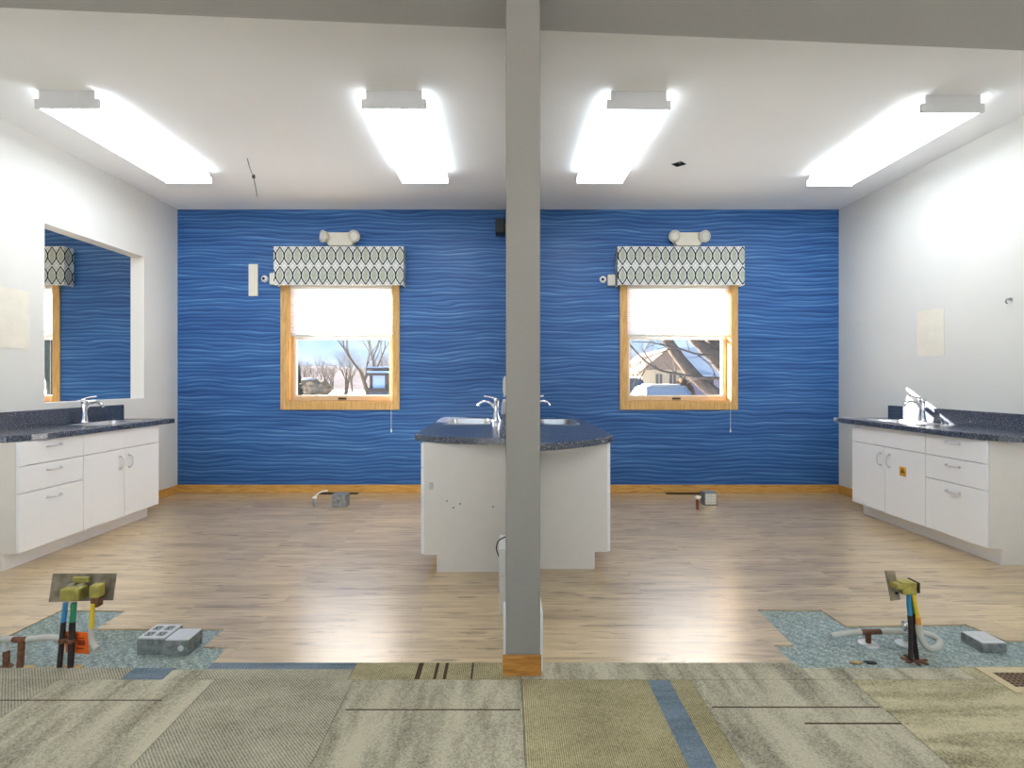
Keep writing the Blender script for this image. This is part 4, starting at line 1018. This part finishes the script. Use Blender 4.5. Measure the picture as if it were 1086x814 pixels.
def shrub(name, label, x, d, w, h, mat, seed, snow=False):
    rnd = random.Random(seed); t_ = thing(name, label, 'shrub', (x, d, GZ))
    m = MB(); m.blob((x, d, GZ+h*0.42), w*0.44, w*0.35, h*0.46, 4, 0.35, seed)
    for k in range(500):
        a = rnd.uniform(0, 2*math.pi); e = rnd.uniform(-0.1, 1.5); rr_ = rnd.uniform(0.75, 1.0)
        p0 = Vector((x+w*0.40*rr_*math.cos(a)*math.cos(e), d+w*0.32*rr_*math.sin(a)*math.cos(e), GZ+h*0.42+h*0.42*rr_*math.sin(e)))
        dv = Vector((math.cos(a)*math.cos(e), math.sin(a)*math.cos(e), math.sin(e)+0.5)).normalized()*rnd.uniform(0.08, 0.16)*h
        m.tube([p0, p0+dv], [0.012*h, 0.004*h], 3, caps=False)
    m.build('twigs', mat, t_, recalc=False)
    if snow: MB().blob((x-w*0.1, d, GZ+h*0.86), w*0.30, w*0.22, h*0.09, 3, 0.3, seed+1).build('snow_cap', M['snow'], t_)
shrub('hedge_shrub', 'wide twiggy shrub capped with snow far outside the left window', (330-VX)*55/F, 55, 2.9, 2.05, M['hedge'], 4, True)
shrub('hedge_shrub', 'lower twiggy shrub without a cap far outside left window', (343-VX)*58/F, 58, 2.2, 1.7, M['hedge'], 6)
shrub('round_shrub', 'dense brown shrub behind the silver car outside right window', (724-VX)*25/F, 25, 1.25, 1.85, M['hedge_dark'], 8)
t_ = thing('conifer', 'slim dark conifer at the left edge of the left window view', 'tree', ((317-VX)*30/F, 30, GZ))
m = MB(); cxx = (317-VX)*30/F; rnd = random.Random(5)
for k in range(700):
    z = rnd.uniform(0.05, 1)**1.2; a = rnd.uniform(0, 6.283); rr_ = 0.33*(1-z)**0.8+0.03
    p0 = Vector((cxx, 30, GZ+0.1+2.5*z)); p1 = p0+Vector((math.cos(a)*rr_, math.sin(a)*rr_, rr_*0.35)); m.tube([p0, p1], [0.03, 0.008], 3, caps=False)
m.build('needles', M['conifer'], t_, recalc=False)
MB().cyl((cxx, 30, GZ), (cxx, 30, GZ+2.4), 0.05, 0.012, 8).build('trunk', M['bark'], t_)

t_ = thing('columnar_cypress', 'tall columnar evergreen standing out of sight to the left', 'tree', (-17.95, 20, GZ))  # unseen tree, added and shaped to block sun at the right window
MB().lathe((-17.95, 20, GZ+0.6), (0, 0, 1), [(0.3, 0), (0.62, 1.5), (0.7, 5), (0.68, 9.2), (0.6, 9.75), (0.3, 9.95)], 20).build('foliage', M['conifer'], t_)
MB().cyl((-17.95, 20, GZ), (-17.95, 20, GZ+0.65), 0.14, n=10).build('trunk', M['bark'], t_)

# houses beyond the right window
def house(label, x0, x1, y0, y1, eave, ridge, wall_m, along, roof_m, snow_roof):
    t_ = thing('house', label, 'house', ((x0+x1)/2, (y0+y1)/2, GZ)); o = 0.35
    if along == 'y':      # gable end faces the camera
        cx_ = (x0+x1)/2
        MB().prism([(x0, GZ), (x1, GZ), (x1, eave), (cx_, ridge), (x0, eave)], [], XZ, y0, y1).build('wall', wall_m, t_)
        k = (ridge-eave)/((x1-x0)/2)
        MB().prism([(x0-o, eave-o*k), (cx_, ridge), (x1+o, eave-o*k), (x1+o, eave-o*k+0.14), (cx_, ridge+0.16), (x0-o, eave-o*k+0.14)], [], XZ, y0-o, y1+o).build('roof', roof_m, t_)
        if roof_m is not M['snow']:
            MB().prism([(x0+0.1, eave+0.04), (x1-0.1, eave+0.04), (cx_, ridge-0.1)], [], XZ, y0-0.05, y0-0.002).build('gable_shingles', roof_m, t_)
    else:
        cy_ = (y0+y1)/2
        MB().prism([(y0, GZ), (y1, GZ), (y1, eave), (cy_, ridge), (y0, eave)], [], YZ, x0, x1).build('wall', wall_m, t_)
        k = (ridge-eave)/((y1-y0)/2)
        MB().prism([(y0-o, eave-o*k), (cy_, ridge), (y1+o, eave-o*k), (y1+o, eave-o*k+0.16), (cy_, ridge+0.18), (y0-o, eave-o*k+0.16)], [], YZ, x0-o, x1+o).build('roof', roof_m, t_)
    return t_
h1 = house('cream house with brown shingled gable outside the right window', 11.0, 14.9, 40, 48, 2.0, 3.6, M['siding'], 'y', M['shingle'], False)
for a_ in (12.1, 13.2, 14.0):
    wf = B(a_, a_+0.5, 39.93, 39.99, 0.5, 1.7).build('window', M['house_dark'], h1); B(a_+0.22, a_+0.28, 39.9, 39.93, 0.5, 1.7).build('mullion', M['siding'], wf)
h2 = house('pale house under a broad snow-covered roof outside the right window', 15.6, 26.0, 42, 51, 1.7, 4.1, M['pink_siding'], 'x', M['snow'], True)
for a_ in (16.6, 19.0, 21.4): B(a_, a_+1.0, 41.93, 41.99, 0.3, 1.4).build('window', M['house_dark'], h2)

def car(label, cx, cy, L, W, H, hood, mat, suv):
    """rear towards the camera"""
    t_ = thing('car', label, 'car', (cx, cy, GZ), 'parked cars')
    z0 = GZ+0.22; zb = GZ+H*0.62; zt = GZ+H
    y0, y1 = cy-L/2, cy+L/2
    MB().prism([(y0, z0+0.1), (y0+0.06, zb-0.12), (y0+0.15, zb), (y1-hood, zb), (y1-0.12, zb-0.2), (y1, z0+0.3), (y1-0.05, z0), (y0+0.08, z0)], [], YZ, cx-W/2, cx+W/2).build('body', mat, t_, bevel=0.09, seg=4)
    m = MB(); tp = 0.82
    ya, yb, yc, yd = y0+(0.12 if suv else 0.5), y0+(0.32 if suv else 1.05), y1-hood-0.75, y1-hood+0.02
    lo = [m.bm.verts.new(p) for p in ((cx-W*0.48, ya, zb-0.02), (cx+W*0.48, ya, zb-0.02), (cx+W*0.48, yd, zb-0.02), (cx-W*0.48, yd, zb-0.02))]
    hi = [m.bm.verts.new(p) for p in ((cx-W*0.48*tp, yb, zt-0.06), (cx+W*0.48*tp, yb, zt-0.06), (cx+W*0.48*tp, yc, zt-0.06), (cx-W*0.48*tp, yc, zt-0.06))]
    m._f(lo[::-1]); m._f(hi)
    for k in range(4): m._f((lo[k], lo[(k+1) % 4], hi[(k+1) % 4], hi[k]))
    m.build('window_glass', M['car_glass'] if suv else M['car_frost'], t_, bevel=0.05, seg=3)
    B(cx-W*0.47*tp, cx+W*0.47*tp, yb-0.03, yc+0.05, zt-0.07, zt).build('roof', mat, t_, bevel=0.035, seg=3)
    m = MB()
    for sx_ in (-1, 1):
        for (pa, pb) in (((ya, zb-0.02), (yb, zt-0.05)), ((yd, zb-0.02), (yc, zt-0.05)), (((ya+yd)/2, zb-0.02), ((yb+yc)/2, zt-0.05))):
            m.tube([(cx+sx_*W*0.485, pa[0], pa[1]), (cx+sx_*W*0.485*tp, pb[0], pb[1])], 0.04, 8)
    m.build('pillars', mat, t_)
    for sx_ in (-1, 1):
        for yy_ in (y0+0.8, y1-0.85):
            c0 = Vector((cx+sx_*(W/2-0.2), yy_, GZ+0.32)); w_ = MB().cyl(c0, c0+Vector((sx_*0.21, 0, 0)), 0.32, n=20).build('wheel', M['tyre'], t_)
            c1 = c0+Vector((sx_*0.211, 0, 0)); MB().cyl(c1, c1+Vector((sx_*0.01, 0, 0)), 0.19, n=16).build('hubcap', M['steel'], w_)
    B(cx-W*0.38*tp, cx+W*0.38*tp, yb+0.05, yc-0.05, zt, zt+0.05).build('snow_layer', M['snow'], t_, bevel=0.03, seg=3)
    return t_
car('silver car with snow on its roof outside the right window', 5.95, 19.5, 4.3, 1.78, 1.46, 1.05, M['car_silver'], False)
car('dark tall car behind the silver one outside the right window', 6.15, 27.0, 4.4, 1.85, 1.75, 0.95, M['car_dark'], True)

# ------------------------------------------------------------------ light
sun = bpy.data.lights.new('sun', 'SUN'); sun.energy = 14.5; sun.angle = math.radians(0.53); sun.color = (1.0, 0.93, 0.82)
so = bpy.data.objects.new('sun', sun); COL.objects.link(so)
so.rotation_euler = Vector((1.0, -0.76, -0.435)).to_track_quat('-Z', 'Y').to_euler(); so.location = (-20, 20, 12)

wd = bpy.data.worlds.new('winter_sky'); scn.world = wd; wd.use_nodes = True
nt = wd.node_tree; nt.nodes.clear()
out = nt.nodes.new('ShaderNodeOutputWorld'); bg = nt.nodes.new('ShaderNodeBackground'); tc = nt.nodes.new('ShaderNodeTexCoord')
sp = nt.nodes.new('ShaderNodeSeparateXYZ'); cr = nt.nodes.new('ShaderNodeValToRGB'); nz = nt.nodes.new('ShaderNodeTexNoise'); mp = nt.nodes.new('ShaderNodeMapping')
mixn = nt.nodes.new('ShaderNodeMixRGB'); cr2 = nt.nodes.new('ShaderNodeValToRGB')
nt.links.new(tc.outputs['Generated'], sp.inputs[0]); nt.links.new(sp.outputs[2], cr.inputs[0])
e = cr.color_ramp.elements; e[0].position = 0.0; e[0].color = lin((226, 236, 250)); e[1].position = 0.5; e[1].color = lin((96, 158, 226))
k = cr.color_ramp.elements.new(0.07); k.color = lin((170, 208, 246))
nt.links.new(tc.outputs['Generated'], mp.inputs[0]); mp.inputs['Scale'].default_value = (6, 6, 22); nt.links.new(mp.outputs[0], nz.inputs['Vector']); nz.inputs['Scale'].default_value = 1.3; nz.inputs['Detail'].default_value = 4
nt.links.new(nz.outputs['Fac'], cr2.inputs[0]); cr2.color_ramp.elements[0].position = 0.48; cr2.color_ramp.elements[0].color = (0, 0, 0, 1); cr2.color_ramp.elements[1].position = 0.75; cr2.color_ramp.elements[1].color = (0.6, 0.6, 0.6, 1)
nt.links.new(cr2.outputs[0], mixn.inputs[0]); nt.links.new(cr.outputs[0], mixn.inputs[1]); mixn.inputs[2].default_value = lin((240, 246, 252))
nt.links.new(mixn.outputs[0], bg.inputs[0]); bg.inputs[1].default_value = 0.285; nt.links.new(bg.outputs[0], out.inputs[0])

# ------------------------------------------------------------------ camera
cam = bpy.data.cameras.new('camera'); co_ = bpy.data.objects.new('camera', cam); COL.objects.link(co_)
co_.location = (0, 0, CAMZ); co_.rotation_euler = (math.pi/2, 0, 0)
cam.sensor_fit = 'HORIZONTAL'; cam.sensor_width = 36.0; cam.lens = F/1086*36.0
cam.shift_x = 6.0/1086; cam.shift_y = -4.0/1086; cam.clip_start = 0.05; cam.clip_end = 500
scn.camera = co_
vs_ = scn.view_settings; vs_.view_transform = 'Standard'; vs_.look = 'None'; vs_.exposure = 2.4; vs_.gamma = 1.0; vs_.use_curve_mapping = False
cy = scn.cycles
cy.use_denoising = True; cy.max_bounces = 10; cy.diffuse_bounces = 6; cy.transparent_max_bounces = 12
cy.sample_clamp_indirect = 8.0
cy.caustics_reflective = False; cy.caustics_refractive = False
